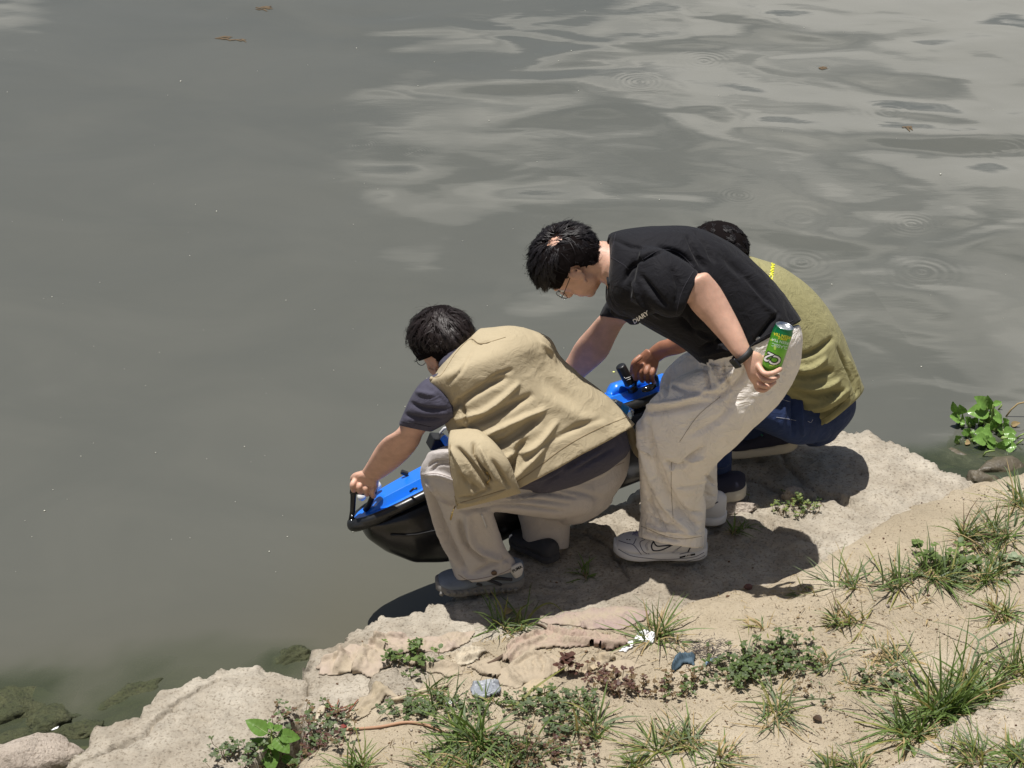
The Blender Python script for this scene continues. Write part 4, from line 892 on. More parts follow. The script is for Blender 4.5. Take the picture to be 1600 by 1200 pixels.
shirt2, bv2 = garment('tee_shirt', p2, M_black, [{'s': B_t, 'dome': False}, {'s': B_sl, 'dome': False}, {'s': B_sl2, 'dome': False}], vox=.0055, smooth=3, wr=(8, .0018, (1, 1, 1.2), 21),
    fold=[([(1035, 392), (1010, 400), (985, 420), (975, 440)], .010, -.010), ([(1032, 385), (1060, 395), (1080, 412)], .010, -.010), ([(1085, 360), (1105, 385), (1115, 410)], .010, -.006), ([(1075, 370), (1090, 400), (1100, 420)], .012, -.008),
          ([(1000, 430), (1020, 455), (1040, 478)], .012, -.008), ([(990, 440), (1002, 470), (1030, 495)], .010, .007), ([(1062, 497), (1075, 510), (1110, 530)], .012, -.012), ([(1075, 490), (1090, 520), (1130, 540)], .010, .009),
          ([(1095, 545), (1130, 530), (1160, 525)], .010, -.012), ([(1092, 556), (1130, 545), (1165, 545)], .009, .008), ([(1130, 400), (1170, 440), (1200, 480)], .02, -.006), ([(1160, 430), (1190, 470), (1220, 500)], .012, .005),
          ([(960, 375), (985, 385), (1010, 388)], .008, -.005), ([(1180, 535), (1200, 510), (1215, 490)], .009, -.007), ([(1050, 420), (1060, 450), (1055, 480)], .01, -.005), ([(950, 480), (965, 492), (985, 497)], .008, .004)])
seam(shirt2, bv2, M_black_d, [[(962, 365), (958, 385), (955, 405)], [(955, 402), (975, 414), (985, 420), (1010, 402), (1035, 390), (1062, 396), (1086, 420)], [(1083, 424), (1066, 455), (1056, 492)], [(1105, 566), (1160, 548), (1190, 528), (1240, 500)]])
col_ = MB(); Q = trace(bv2, [(954, 368), (948, 392), (948, 415), (952, 445)], .001, 6)
if len(Q) > 1: col_.tube(Q, .0055, 8); obj('collar', col_.me(), M_black, shirt2)
text_on(shirt2, bv2, 'DIARY', 1001, 495.5, 9.5, M_white, rot=R(33), shear=.1, bold=.03)
cream_f = [([(1000, 660), (1010, 720), (1040, 790), (1080, 835)], .014, .014), ([(1010, 655), (1025, 720), (1052, 780), (1090, 822)], .012, -.016), ([(1003, 700), (1010, 750), (1020, 800)], .008, -.008), ([(1000, 690), (1018, 712), (1030, 740)], .006, .007),
      ([(1006, 645), (1050, 640), (1110, 628)], .010, -.010), ([(1012, 635), (1060, 628), (1120, 605)], .010, .010), ([(1050, 600), (1080, 612), (1130, 618)], .010, -.009), ([(1110, 560), (1120, 590), (1125, 610)], .008, .010), ([(1100, 562), (1105, 590), (1112, 612)], .007, -.009),
      ([(1128, 565), (1136, 592), (1142, 608)], .007, -.010), ([(1150, 560), (1140, 585), (1110, 615)], .009, .009), ([(1165, 560), (1160, 590), (1120, 625)], .009, -.010), ([(1150, 610), (1130, 650), (1080, 680)], .014, -.006), ([(1225, 560), (1205, 590), (1180, 612)], .010, -.004),
      ([(1098, 700), (1060, 728), (1040, 722)], .010, -.012), ([(1100, 715), (1070, 722), (1048, 735)], .007, .009), ([(1005, 760), (1030, 812), (1050, 838)], .006, -.006), ([(1003, 725), (1015, 742), (1030, 748)], .005, -.005), ([(1004, 745), (1016, 764), (1032, 770)], .005, -.005),
      ([(1006, 778), (1022, 795), (1045, 798)], .005, -.005), ([(1012, 800), (1035, 818), (1062, 822)], .005, -.006), ([(1060, 760), (1075, 762), (1098, 757)], .007, -.005), ([(1050, 795), (1075, 800), (1098, 800)], .007, -.006), ([(1005, 830), (1030, 838), (1060, 845)], .005, -.007),
      ([(1010, 820), (1040, 830), (1095, 835)], .006, .006), ([(1215, 540), (1210, 570), (1195, 600)], .012, -.006), ([(1102, 742), (1112, 752), (1118, 758)], .007, -.007), ([(1100, 770), (1110, 776), (1120, 776)], .006, -.006), ([(1050, 560), (1045, 590), (1040, 620)], .012, -.006)]
tr2, bvp = garment('trousers', p2, M_cream, [{'s': L_n, 'dome': False, 'pw': 2.4}, {'s': L_f, 'dome': False}], vox=.0055, smooth=3, wr=[(13, .0022, (1, 1, .6), 31), (30, .0008, (1, 1, 1), 33)], fold=cream_f)
seam(tr2, bvp, M_cream_d, [[(1125, 620), (1090, 650), (1062, 690)], [(1049, 722), (1049, 770), (1052, 815)], [(1002, 822), (1035, 836), (1066, 842), (1096, 838)], [(1115, 572), (1150, 572), (1168, 566)]], r=.0010)
M_wl = mat('white_leather', (0.60, 0.60, 0.62), .45, bump=(90, .2, .001)); M_ws = mat('white_rubber', (0.62, 0.62, 0.63), .5); M_nav = mat('navy_trim', (.015, .017, .035), .5)
s3, b3, b3s = shoe(p2, Pz(1103, 868, .262), Pz(960, 862, .262), .120, .120, M_wl, M_ws, sole_t=.036)
def lines_on(parent, bv, m, lines, r=.0014, name='trim', off=.0006, alt=None):
    for pts in lines:
        Q = trace(bv, pts, off, 6)
        if len(Q) < 3 and alt: Q = trace(alt, pts, off, 6)
        if len(Q) > 1: t_ = MB(); t_.tube(Q, r, 6); obj(name, t_.me(), m, parent)
lines_on(s3, b3, M_nav, [[(1021, 846), (1018, 853), (1021, 860), (1034, 859), (1052, 851)], [(1021, 846), (1026, 853), (1036, 853), (1052, 851)], [(1090, 848), (1080, 854), (1075, 862)]], r=.0024, name='swoosh')
lines_on(s3, b3, mat('grey_stitch', (.09, .09, .14), .7), [[(967, 845), (980, 849), (990, 852), (1002, 866)], [(990, 850), (994, 842)], [(1008, 843), (1000, 848), (1004, 860), (1012, 866)], [(1012, 865), (1040, 866), (1062, 864)], [(1068, 851), (1058, 858), (1046, 866)]], r=.0013, name='stitching')
lines_on(s3, b3s, mat('sole_line', (.10, .10, .13), .7), [[(966, 858), (985, 868), (1010, 872), (1035, 874), (1060, 873), (1085, 870), (1100, 863)], [(1062, 866), (1080, 862), (1098, 858)], [(1070, 877), (1090, 873), (1101, 868)]], r=.0010, name='sole_groove', alt=b3)
lines_on(s3, b3, M_ink, [[(963, 868), (975, 875), (1000, 880), (1030, 881), (1060, 880), (1090, 878), (1102, 871)]], r=.0028, name='outsole', alt=b3s)
lines_on(s3, b3, mat('silver_panel', (.42, .42, .46), .4), [[(1058, 858), (1050, 864), (1042, 868)], [(1016, 846), (1010, 852), (1012, 860)]], r=.0035, name='side_panel')
lines_on(s3, b3s, M_ink, [[(1062, 871), (1075, 868), (1086, 866)]], r=.0030, name='air_window', alt=b3)
lines_on(s3, b3, M_ink, [[(979, 843), (981, 843.4)], [(983, 843.4), (985, 843.8)]], r=.0018, name='eyelet')
text_on(s3, b3s, 'AIR', 1075, 867.6, 6, M_white, rot=R(10), off=.0040)
lace = MB()
for a in ([(990, 832), (996, 838), (1002, 833)], [(993, 829), (1000, 836), (1006, 838)], [(988, 836), (996, 833), (1004, 842)]):
    Q = trace(b3, a, .003, 5)
    if len(Q) > 1: lace.tube(Q, .0022, 6)
if lace.v: o_ = obj('laces', lace.me(), mat('lilac_lace', (.25, .24, .36), .8), s3)
s4, b4, b4s = shoe(p2, Pz(1133, 815, .262), Pz(1002, 800, .262), .118, .120, M_wl, M_ws, sole_t=.030)
lines_on(s4, b4, M_nav, [[(1100, 797), (1110, 791), (1122, 784)]], r=.002, name='trim')
# watch worn on the wrist
wc = Py(1160, 555, 5.237); ax = (Py(1172, 567, 5.233) - Py(1140, 530, 5.25)).normalized()
t_ = MB(); a_ = ax.orthogonal().normalized(); b_ = ax.cross(a_)
rings = 40; V = []; F = []
for i in range(rings):
    t = 2 * math.pi * i / rings; e = a_ * math.cos(t) * .0315 + b_ * math.sin(t) * .0315
    for (s_, r_) in ((-.010, 1), (.010, 1), (.010, 1.09), (-.010, 1.09)): V.append(wc + e * r_ + ax * s_)
for i in range(rings):
    j = (i + 1) % rings
    for q in range(4): F.append((i * 4 + q, j * 4 + q, j * 4 + (q + 1) % 4, i * 4 + (q + 1) % 4))
t_.add(V, F); wst = obj('watch_strap', t_.me(), mat('black_strap', (.012, .012, .013), .6), p2)
nrm = (RT * -0.75 - UPV * 0.55 - FWD * .45); nrm = (nrm - ax * nrm.dot(ax)).normalized(); sdv = ax.cross(nrm)
t_ = MB(); t_.box(wc + nrm * .0375, .034, .030, .009, Matrix((ax, sdv, nrm)).transposed()); me = t_.me()
o_ = obj('watch_case', me, mat('dark_case', (.03, .03, .032), .25, metal=.5), wst, smooth=False); bv_ = o_.modifiers.new('b', 'BEVEL'); bv_.width = .003; bv_.segments = 3
t_ = MB(); t_.box(wc + nrm * .0424, .027, .023, .0012, Matrix((ax, sdv, nrm)).transposed()); obj('watch_face', t_.me(), mat('watch_glass', (.05, .055, .05), .1, spec=.8), wst, smooth=False)

# the can in his hand
cb = Py(1203, 578, 5.222); up_c = (UPV * math.cos(R(27)) + -FWD * math.sin(R(27))).normalized()
cax = (RT * 0.235 + up_c * 0.97).normalized(); CR, CL = .0305, .152
ca = (FWD * -1 - cax * cax.dot(-FWD)).normalized(); cbx = cax.cross(ca)
def can_pt(t, u, r): return cb + cax * u + (ca * math.cos(t) + cbx * math.sin(t)) * r
def lathe(prof, n=48):
    V = [can_pt(2 * math.pi * i / n, u, r) for (u, r) in prof for i in range(n)]; F = []
    for k in range(len(prof) - 1):
        for i in range(n): F.append((k * n + i, k * n + (i + 1) % n, (k + 1) * n + (i + 1) % n, (k + 1) * n + i))
    return V, F
cup = CL
def can_nodes(nt, b, tcn):
    L = nt.links.new; at = nt.nodes.new('ShaderNodeAttribute'); at.attribute_name = 'h'; r = nt.nodes.new('ShaderNodeValToRGB'); e = r.color_ramp.elements
    e[0].position = 0; e[0].color = (.10, .26, .035, 1); e[1].position = 1; e[1].color = (.0, .13, .055, 1)
    for p, c in ((.10, (.08, .27, .02, 1)), (.45, (.15, .44, .035, 1)), (.80, (.07, .34, .03, 1)), (.86, (.0, .17, .05, 1))): q = e.new(p); q.color = c
    L(at.outputs['Fac'], r.inputs[0]); L(r.outputs[0], b.inputs['Base Color'])
M_can = mat('green_can_print', (.08, .3, .03), .28, metal=.35, extra=can_nodes)
prof = [(.0, .020), (.001, .0225), (.006, .0255), (.014, CR), (.02, CR)] + [(u, CR) for u in np.linspace(.03, cup - .022, 8)] + [(cup - .016, CR - .0006), (cup - .010, CR - .0022), (cup - .004, CR - .0030), (cup - .002, CR - .0024), (cup, CR - .0030), (cup - .001, CR - .0045)]
V, F = lathe(prof); me = mesh(V, F); at = me.attributes.new('h', 'FLOAT', 'POINT'); at.data.foreach_set('value', [prof[i // 48][0] / cup for i in range(len(V))])
can = empty('drink_can', cb, 'slim green drink can held upside down by the bent man in the black tee', 'can')
canb = obj('can_body', me, M_can, can)
M_alu = mat('brushed_aluminium', (.62, .64, .66), .28, metal=1.0, bump=(300, .3, .001))
V, F = lathe([(cup, CR - .0030), (cup + .0008, CR - .0038), (cup, CR - .0046), (cup - .005, CR - .0052), (cup - .006, CR - .010), (cup - .0035, .012), (cup - .0045, .004), (cup - .0045, .0001)]); obj('can_end', mesh(V, F), M_alu, can)
V, F = lathe([(.0, .020), (.002, .016), (.004, .0001)]); obj('can_foot', mesh(V, F), M_alu, can)
bmz = bvh_of_obj(canb); CROT = math.atan2(0.97 * .95, .235) - R(90)
M_yel = mat('yellow_print', (.62, .62, .03), .5); M_lime = mat('lime_print', (.42, .62, .10), .5); M_blk = mat('black_outline', (.01, .012, .01), .4)
text_on(can, bmz, 'C2', 1209, 561, 21, M_blk, rot=CROT + R(180 - 12), name='logo', off=.0004, shear=.25, bold=.09)
text_on(can, bmz, 'C2', 1209, 561, 21, mat('can_white', (.72, .74, .72), .4), rot=CROT + R(180 - 12), name='logo', off=.0008, shear=.25, bold=.018)
text_on(can, bmz, 'GREEN TEA', 1224, 525, 6, M_yel, rot=CROT + R(180), name='lettering', off=.0004, bold=.03)
text_on(can, bmz, 'APPLE', 1223, 529, 5.5, M_yel, rot=CROT + R(180), name='lettering', off=.0004, bold=.03)
text_on(can, bmz, 'CLASSIC', 1219, 541, 7.2, mat('mint_print', (.5, .68, .55), .5), rot=CROT + R(180), name='lettering', off=.0004, bold=.02)
text_on(can, bmz, 'GREEN TEA', 1221, 534, 6.0, mat('mint_print2', (.5, .68, .55), .5), rot=CROT + R(180), name='lettering', off=.0004, bold=.02)
for k, (x, y, w_, h_, rr_) in enumerate([(1207, 531, 8, 3, -20), (1211, 543, 4, 9, 10), (1199, 545, 3, 12, 8), (1206, 571, 9, 3, 20)]):
    lf = MB(); pts = [(x + w_ / 2 * math.cos(t), y + h_ / 2 * math.sin(t) * .9) for t in np.linspace(0, 2 * math.pi, 10, endpoint=False)]
    H = [hit(bmz, a, b, .0005) for a, b in pts]
    if all(h is not None for h in H): lf.add(H, [tuple(range(10))]); obj('printed_leaf', lf.me(weld=False), M_lime, can, smooth=False)
for x, y0, y1 in ((1201, 516, 532), (1193, 550, 562)):
    Q = trace(bmz, [(x, y0), (x - 2.5, y1)], .0004, 3)
    if len(Q) > 1: lf = MB(); lf.tube(Q, .0032, 6); lf.v = [v for v in lf.v]; obj('white_panel', lf.me(), mat('panel_white', (.7, .72, .7), .4), can)

# ---------------------------------------------------------------- 3. the squatting man in the olive tee
p3 = empty('person', Pz(1190, 710, 0.25), 'man in olive tee and dark jeans squatting behind the man in black tee', 'person')
O_t = [(1118, 398, 1118, 470, 6.06, .08), (1150, 396, 1118, 510, 6.03, .15), (1185, 405, 1128, 550, 6.01, .19), (1225, 420, 1150, 580, 6.0, .20), (1270, 455, 1180, 605, 6.0, .20), (1306, 505, 1208, 622, 6.0, .20), (1328, 555, 1235, 645, 6.0, .195), (1347, 605, 1272, 670, 6.0, .185)]
O_sl = [(1120, 430, 1110, 500, 5.84, .08), (1085, 450, 1090, 520, 5.80, .075), (1062, 480, 1080, 528, 5.80, .065)]
O_arm = [(1110, 440, 1105, 500, 5.85, .05), (1080, 465, 1085, 515, 5.82, .045), (1062, 500, 1085, 540, 5.82, .044), (1048, 526, 1066, 552, 5.84, .038), (1028, 534, 1042, 558, 5.87, .032), (1010, 549, 1030, 566, 5.90, .026)]
O_hip = [(1240, 600, 1325, 590, 6.02, .15), (1225, 650, 1335, 622, 6.02, .17), (1240, 690, 1330, 650, 6.02, .165), (1262, 693, 1305, 680, 6.02, .12)]
O_th = [(1290, 610, 1285, 690, 5.97, .11), (1240, 594, 1242, 694, 5.91, .11), (1195, 590, 1197, 676, 5.88, .095), (1140, 588, 1146, 655, 5.86, .08), (1096, 595, 1104, 640, 5.86, .07)]
O_sh = [(1092, 600, 1128, 640, 5.86, .07), (1095, 640, 1134, 652, 5.86, .07), (1096, 690, 1142, 696, 5.86, .075), (1100, 735, 1142, 735, 5.86, .075), (1104, 748, 1140, 745, 5.86, .07)]
O_sh2 = [(1150, 640, 1165, 690, 6.12, .08), (1200, 640, 1200, 690, 6.14, .07), (1222, 650, 1224, 688, 6.14, .06)]
H3c = Pd(1122, 402, dep(1122, 402, 6.08)); H3M = frame((-0.75, 0.30, -0.55), (-0.50, 0.15, 0.85))
mb = MB(); head_shapes(mb, H3c, H3M, .98)
mb.tube([H3c, H3c + H3M @ Vector((0, -.04, -.09)), Py(1140, 440, 6.04)], [.056, .06, .07], 16)
for st in (O_t[:-1], O_hip, O_th, O_sh, O_sh2): loft(mb, shrink(st, .70), n=16, k=2)
loft(mb, O_arm, n=20, k=4, pw=2.1)
bme = remesh(mb, .0048, 4, 'body'); hd = MB()
loft(hd, [(1008, 546, 1030, 564, 5.90, .024), (998, 556, 1028, 574, 5.905, .026), (992, 568, 1025, 584, 5.91, .026), (992, 578, 1022, 590, 5.915, .022)], n=18, k=3)
for i in range(4):
    kx = 992 + i * 9.2; ky = 570 + i * 1.5
    finger(hd, [Py(kx + 3, ky, 5.885), Py(kx - 1, ky + 10, 5.87), Py(kx, ky + 20, 5.885), Py(kx + 3, ky + 24, 5.915)], .0096, .0074)
finger(hd, [Py(1000, 558, 5.88), Py(991, 566, 5.87), Py(988, 577, 5.88), Py(988, 584, 5.89)], .0100, .0085)
bme = join_me(bme, remesh(hd, .0026, 2), 'body'); body3 = obj('body', bme, M_skin2, p3); eyes(p3, H3c, H3M, .98)
hair(p3, H3c, H3M, 1.05, M_hair, (0.1, -0.4, 0.9), 3500, lambda p: not (p[1] > 0.05 and p[2] < 0.04) and p[2] > -0.07 and not (abs(p[0]) > .055 and -0.028 < p[1] and p[2] < 0.0), lambda p: 0.030 if p[2] > 0 else 0.02, lift=0.014, seed=14, rough_=.7)
shirt3, bv3 = garment('tee_shirt', p3, M_olive, [{'s': O_t, 'dome': False, 'pw': 2.2}, {'s': O_sl, 'dome': False}], vox=.0055, smooth=4, wr=(7, .0015, (1, 1, 1), 41),
    fold=[([(1232, 560), (1270, 552), (1300, 530)], .012, -.010), ([(1225, 572), (1262, 575), (1290, 560)], .010, .010), ([(1222, 582), (1262, 590), (1300, 580)], .012, -.016), ([(1240, 602), (1280, 605), (1310, 595)], .010, .011), ([(1236, 612), (1275, 620), (1320, 612)], .012, -.014),
          ([(1250, 635), (1285, 632), (1325, 610)], .010, .010), ([(1258, 648), (1290, 648), (1325, 628)], .010, -.012), ([(1310, 545), (1330, 590), (1338, 615)], .010, -.008), ([(1325, 560), (1335, 585), (1344, 610)], .008, .006), ([(1268, 655), (1278, 662), (1300, 652)], .008, .006), ([(1188, 412), (1198, 425), (1208, 440)], .008, -.006)])
seam(shirt3, bv3, mat('olive_seam', (.16, .14, .06), .9), [[(1270, 662), (1300, 645), (1342, 604)]])
text_on(shirt3, bv3, 'RMANCE', 1206, 423, 7.5, M_yel, rot=R(-98), spacing=1.0, bold=.05)
jn, bvj = garment('jeans', p3, M_denim, [O_hip, O_th, O_sh, O_sh2], vox=.006, smooth=3, wr=(14, .002, (1, 1, 1), 44),
    fold=[([(1250, 620), (1250, 650), (1255, 680)], .01, .008), ([(1238, 615), (1240, 650), (1240, 680)], .008, -.008), ([(1220, 600), (1225, 640), (1222, 670)], .008, .005), ([(1112, 700), (1125, 715), (1140, 712)], .008, -.008), ([(1108, 720), (1125, 728), (1140, 722)], .008, .007)])
seam(jn, bvj, M_stitch, [[(1213, 652), (1228, 654), (1244, 657)], [(1190, 614), (1215, 622), (1235, 628)], [(1262, 658), (1267, 660), (1270, 655)], [(1117, 704), (1120, 710), (1123, 718)]], r=.0008)
M_knit = mat('navy_knit', (.012, .013, .032), .8, bump=(500, .5, .001)); M_cream_s = mat('cream_rubber', (.50, .46, .38), .7, bump=(80, .5, .002)); M_teal = mat('teal_stripe', (.005, .12, .085), .6)
s5, b5, b5s = shoe(p3, Pz(1243, 712, .265), Pz(1110, 704, .265), .112, .115, M_knit, M_cream_s, sole_t=.042, lift_heel=.035)
s6, b6, b6s = shoe(p3, Pz(1162, 775, .262), Pz(1030, 788, .262), .112, .105, M_knit, M_cream_s, sole_t=.050)
for bb, ss, L3 in ((b5, s5, [[(1160, 676), (1171, 685)], [(1169, 672), (1182, 683)], [(1178, 669), (1192, 681)]]), (b6, s6, [[(1112, 750), (1117, 754)]])):
    lines_on(ss, bb, M_teal, L3, r=.0035, name='stripe')
# ================================================================ THE BOAT
M_hull = mat('black_hull', (0.008, 0.008, 0.009), .27, bump=(18, .25, .004), var=(8, .3), spec=.6)
M_rail = mat('black_rubber_rail', (0.012, 0.012, 0.012), .33, bump=(60, .3, .002))
def scuff(nt, b, tcn):
    L = nt.links.new; n = nt.nodes.new('ShaderNodeTexNoise'); n.inputs['Scale'].default_value = 38; n.inputs['Detail'].default_value = 8; n.inputs['Roughness'].default_value = .75; L(tcn.outputs['Object'], n.inputs['Vector'])
    r = nt.nodes.new('ShaderNodeValToRGB'); r.color_ramp.elements[0].position = .66; r.color_ramp.elements[0].color = (.010, .165, .72, 1); r.color_ramp.elements[1].position = .80; r.color_ramp.elements[1].color = (.2, .35, .7, 1); L(n.outputs['Fac'], r.inputs[0]); L(r.outputs[0], b.inputs['Base Color'])
M_blue = mat('blue_plastic', (.008, .125, .62), .32, extra=scuff, coat=.2)
bow = Py(556, 812, 5.43); stern = Py(1062, 597, 6.02)
boat = empty('survey_boat', (bow.x, bow.y, bow.z - .2), 'small remote controlled boat with bright blue deck and glossy black hull held over water', 'boat')
e1 = (stern - bow); BL = e1.length; e1.normalize(); e2 = Vector((-e1.y, e1.x, 0)).normalized(); e3 = e1.cross(e2) * 1.0
if e3.z < 0: e3 = -e3
ro = R(22); e2r = (e2 * math.cos(ro) - e3 * math.sin(ro)); e3r = (e3 * math.cos(ro) + e2 * math.sin(ro))
us = [0, .015, .05, .11, .2, .35, .55, .8, .96, 1]
wI = lambda u: float(np.interp(u, us, [.026, .050, .074, .094, .108, .114, .104, .076, .068, .06]))
hI = lambda u: float(np.interp(u, us, [.030, .065, .135, .215, .275, .295, .29, .28, .26, .24]))
sh = lambda u: .034 * math.sin(math.pi * min(1, u * 1.1)) - .008 * (1 - u) ** 4
def bp_(u, a, h): return bow + e1 * (u * BL) + e2r * a + e3r * (h + sh(u))
def sweep(prof, U, close=False):
    """prof(u) -> list of (across, height)"""
    V = []; n = None
    for u in U: P_ = prof(u); n = len(P_); V += [bp_(u, a, h) for a, h in P_]
    F = []
    for i in range(len(U) - 1):
        for k in range(n if close else n - 1):
            j = (k + 1) % n; F.append((i * n + k, i * n + j, (i + 1) * n + j, (i + 1) * n + k))
    F.append(tuple(range(n))); F.append(tuple((len(U) - 1) * n + k for k in range(n)))
    return V, F
U = np.concatenate([np.linspace(0, .12, 14), np.linspace(.14, 1, 30)])
def hullp(u):
    w, h = wI(u) * .97, hI(u); q = [(1, 0), (.99, -.22), (.93, -.50), (.78, -.74), (.50, -.90), (.22, -.985), (0, -1.0)]
    R_ = [(w * a, h * b - .008) for a, b in q]; return R_ + [(-a, b) for a, b in R_[::-1][1:]]
V, F = sweep(hullp, [u + .012 for u in U], True)
me = mesh(V, F); bm = bmesh.new(); bm.from_mesh(me); bmesh.ops.recalc_face_normals(bm, faces=bm.faces); bm.to_mesh(me); bm.free()
hull = obj('hull', me, M_hull, boat); md = hull.modifiers.new('s', 'SUBSURF'); md.levels = md.render_levels = 1
st_ = MB(); st_.tube([bp_(u, -wI(u) * .93 - .002, -hI(u) * .50) for u in np.linspace(.06, .98, 30)], .0035, 6); obj('strake', st_.me(), M_hull, hull)
# rubber rail round the deck
K = [bp_(u, -wI(u), .0) for u in U[::-1]] + [bp_(-.010, -.012, 0), bp_(-.013, 0, 0), bp_(-.010, .012, 0)] + [bp_(u, wI(u), .0) for u in U]
rl = MB(); rl.tube(K, [.0175] * len(K), 12); rail = obj('rail', rl.me(), M_rail, boat)
rl = MB(); rl.tube([bp_(-.012 + .085 * abs(t) ** 2, t * .085, -.006) for t in np.linspace(-1, 1, 16)], [.019 - .006 * abs(t) ** 3 for t in np.linspace(-1, 1, 16)], 12); obj('bow_bumper', rl.me(), M_rail, boat)
# deck and raised cover
def deckp(u):
    w = wI(u) * .93; return [(-w, .004), (-w * .97, .014), (w * .97, .014), (w, .004), (w, -.010), (-w, -.010)]
V, F = sweep(deckp, U, True); me = mesh(V, F); deck = obj('deck', me, M_blue, boat, smooth=False)
def coverp(u):
    t = max(0, min(1, (u - .035) / .05)); w = wI(u) * (.45 + .22 * t); h = .014 + .030 * t
    return [(-w, .012), (-w * .86, h), (w * .86, h), (w, .012)]
V, F = sweep(coverp, np.linspace(.035, .97, 40), True); cov = obj('hatch_cover', mesh(V, F), M_blue, boat, smooth=False); m_ = cov.modifiers.new('b', 'BEVEL'); m_.width = .006; m_.segments = 3
def hump(u0, u1, w_, h_, name='housing', side=0.0):
    def pf(u):
        t = (u - u0) / (u1 - u0); k = min(1, 5 * t, 5 * (1 - t)) ** .5; return [(side - w_, .04), (side - w_ * .72, .04 + h_ * k), (side + w_ * .72, .04 + h_ * k), (side + w_, .04)]
    V, F = sweep(pf, np.linspace(u0 + .0005, u1 - .0005, 22), True); return obj(name, mesh(V, F), M_blue, boat)
hs = hump(.785, .90, .030, .036); hump(.285, .36, .030, .055)
# camera tube on the stern housing
a = Py(986, 603, 5.90); b = Py(969, 571, 5.90); dr = (b - a).normalized()
t_ = MB(); t_.tube([a - dr * .02, a, b - dr * .006, b - dr * .002, b], [.0185, .0185, .0180, .0165, .0135], 24); tub = obj('camera_tube', t_.me(), M_blackplastic, boat)
t_ = MB(); t_.tube([a + dr * .004, a + dr * .012], .0195, 24); obj('ring', t_.me(), M_blue, tub)
bt_ = bvh_of_obj(tub)
for (x, y, l_) in ((981, 590, 9), (982, 593, 7)):
    Q = trace(bt_, [(x - l_ / 2, y + l_ * .18), (x + l_ / 2, y - l_ * .18)], .0006, 3)
    if len(Q) > 1: q_ = MB(); q_.tube(Q, .0009, 5); obj('printed_line', q_.me(), M_white, tub)
Q = hit(bt_, 976, 590, .0006)
if Q is not None: q_ = MB(); q_.ell(Q, .0016, .0016, .0016, None, 8, 6); obj('printed_dot', q_.me(), M_white, tub)
# black sensor pod beside it
c_ = Py(1014, 606, 5.86); t_ = MB(); t_.ell(c_, .030, .013, .012, Matrix((e1, e2r, e3r)).transposed(), 24, 14); obj('sensor_pod', t_.me(), mat('gloss_black', (.006, .006, .007), .08), boat)
# fittings amidships: black box, white ring, small cleat
c_ = Py(683, 690, 5.62); t_ = MB(); Mx = Matrix.Rotation(R(20), 3, 'Y') @ Matrix.Rotation(R(25), 3, 'Z')
t_.box(c_, .055, .045, .045, Mx); o_ = obj('black_box', t_.me(), M_blackplastic, boat, smooth=False); m_ = o_.modifiers.new('b', 'BEVEL'); m_.width = .004; m_.segments = 3
t_ = MB(); t_.tube([Py(692, 683, 5.60), Py(700, 692, 5.585), Py(706, 704, 5.57)], [.012, .015, .016], 12); obj('arm', t_.me(), M_blue, boat)
t_ = MB(); t_.tube([Py(690, 686, 5.64), Py(688, 676, 5.64), Py(694, 669, 5.64), Py(703, 667, 5.64)], .0045, 10); obj('white_hose', t_.me(), mat('white_plastic', (.6, .6, .6), .35), boat)
c_ = Py(632, 739, 5.58); t_ = MB(); t_.box(c_, .026, .016, .014, Matrix.Rotation(R(25), 3, 'Y')); o_ = obj('cleat', t_.me(), M_blackplastic, boat, smooth=False); m_ = o_.modifiers.new('b', 'BEVEL'); m_.width = .003
t_ = MB(); t_.tube([Py(641, 768, 5.43), Py(646, 764, 5.42), Py(652, 763, 5.42)], .004, 8); t_.v; obj('clip', t_.me(), M_blackplastic, boat)
# bow lamp domes behind the handle
for x, y, r_ in ((588, 759, .017), (565, 776, .015)):
    t_ = MB(); t_.ell(Py(x, y, 5.52), r_, r_, r_, None, 18, 12); o_ = obj('bow_light', t_.me(), mat('milky_plastic', (.62, .62, .6), .2), boat)
# carrying handle
hl = MB(); y0 = 5.44
hl.tube([Py(548, 815, 5.43), Py(551, 798, 5.435), Py(552, 776, 5.44), Py(552, 765, 5.44)], [.0085, .0090, .0095, .0105], 12)
hnd = obj('handle', hl.me(), M_blackplastic, boat)
hl = MB(); hl.tube([Py(571, 797, 5.46), Py(577, 788, 5.455), Py(581, 778, 5.445), Py(584, 768, 5.44)], [.0095, .0090, .0095, .0105], 12); obj('handle_leg', hl.me(), M_blackplastic, hnd)
hl = MB(); hl.tube([Py(547, 765, 5.44), Py(568, 767, 5.44), Py(588, 770, 5.44)], [.0135, .0145, .0135], 16); obj('grip', hl.me(), M_rail, hnd)
for x, y, yy in ((549, 813, 5.43), (550, 806, 5.425)): t_ = MB(); t_.ell(Py(x, y, yy - .012), .0035, .0035, .0035, None, 10, 8); obj('bolt', t_.me(), M_alu, hnd)
# stern handle under the hand of the olive man
hl = MB(); hl.tube([Py(990, 604, 5.90), Py(992, 588, 5.90), Py(1002, 585, 5.90), Py(1016, 583, 5.92), Py(1024, 590, 5.94), Py(1026, 602, 5.94)], .011, 12); obj('handle', hl.me(), M_rail, boat)

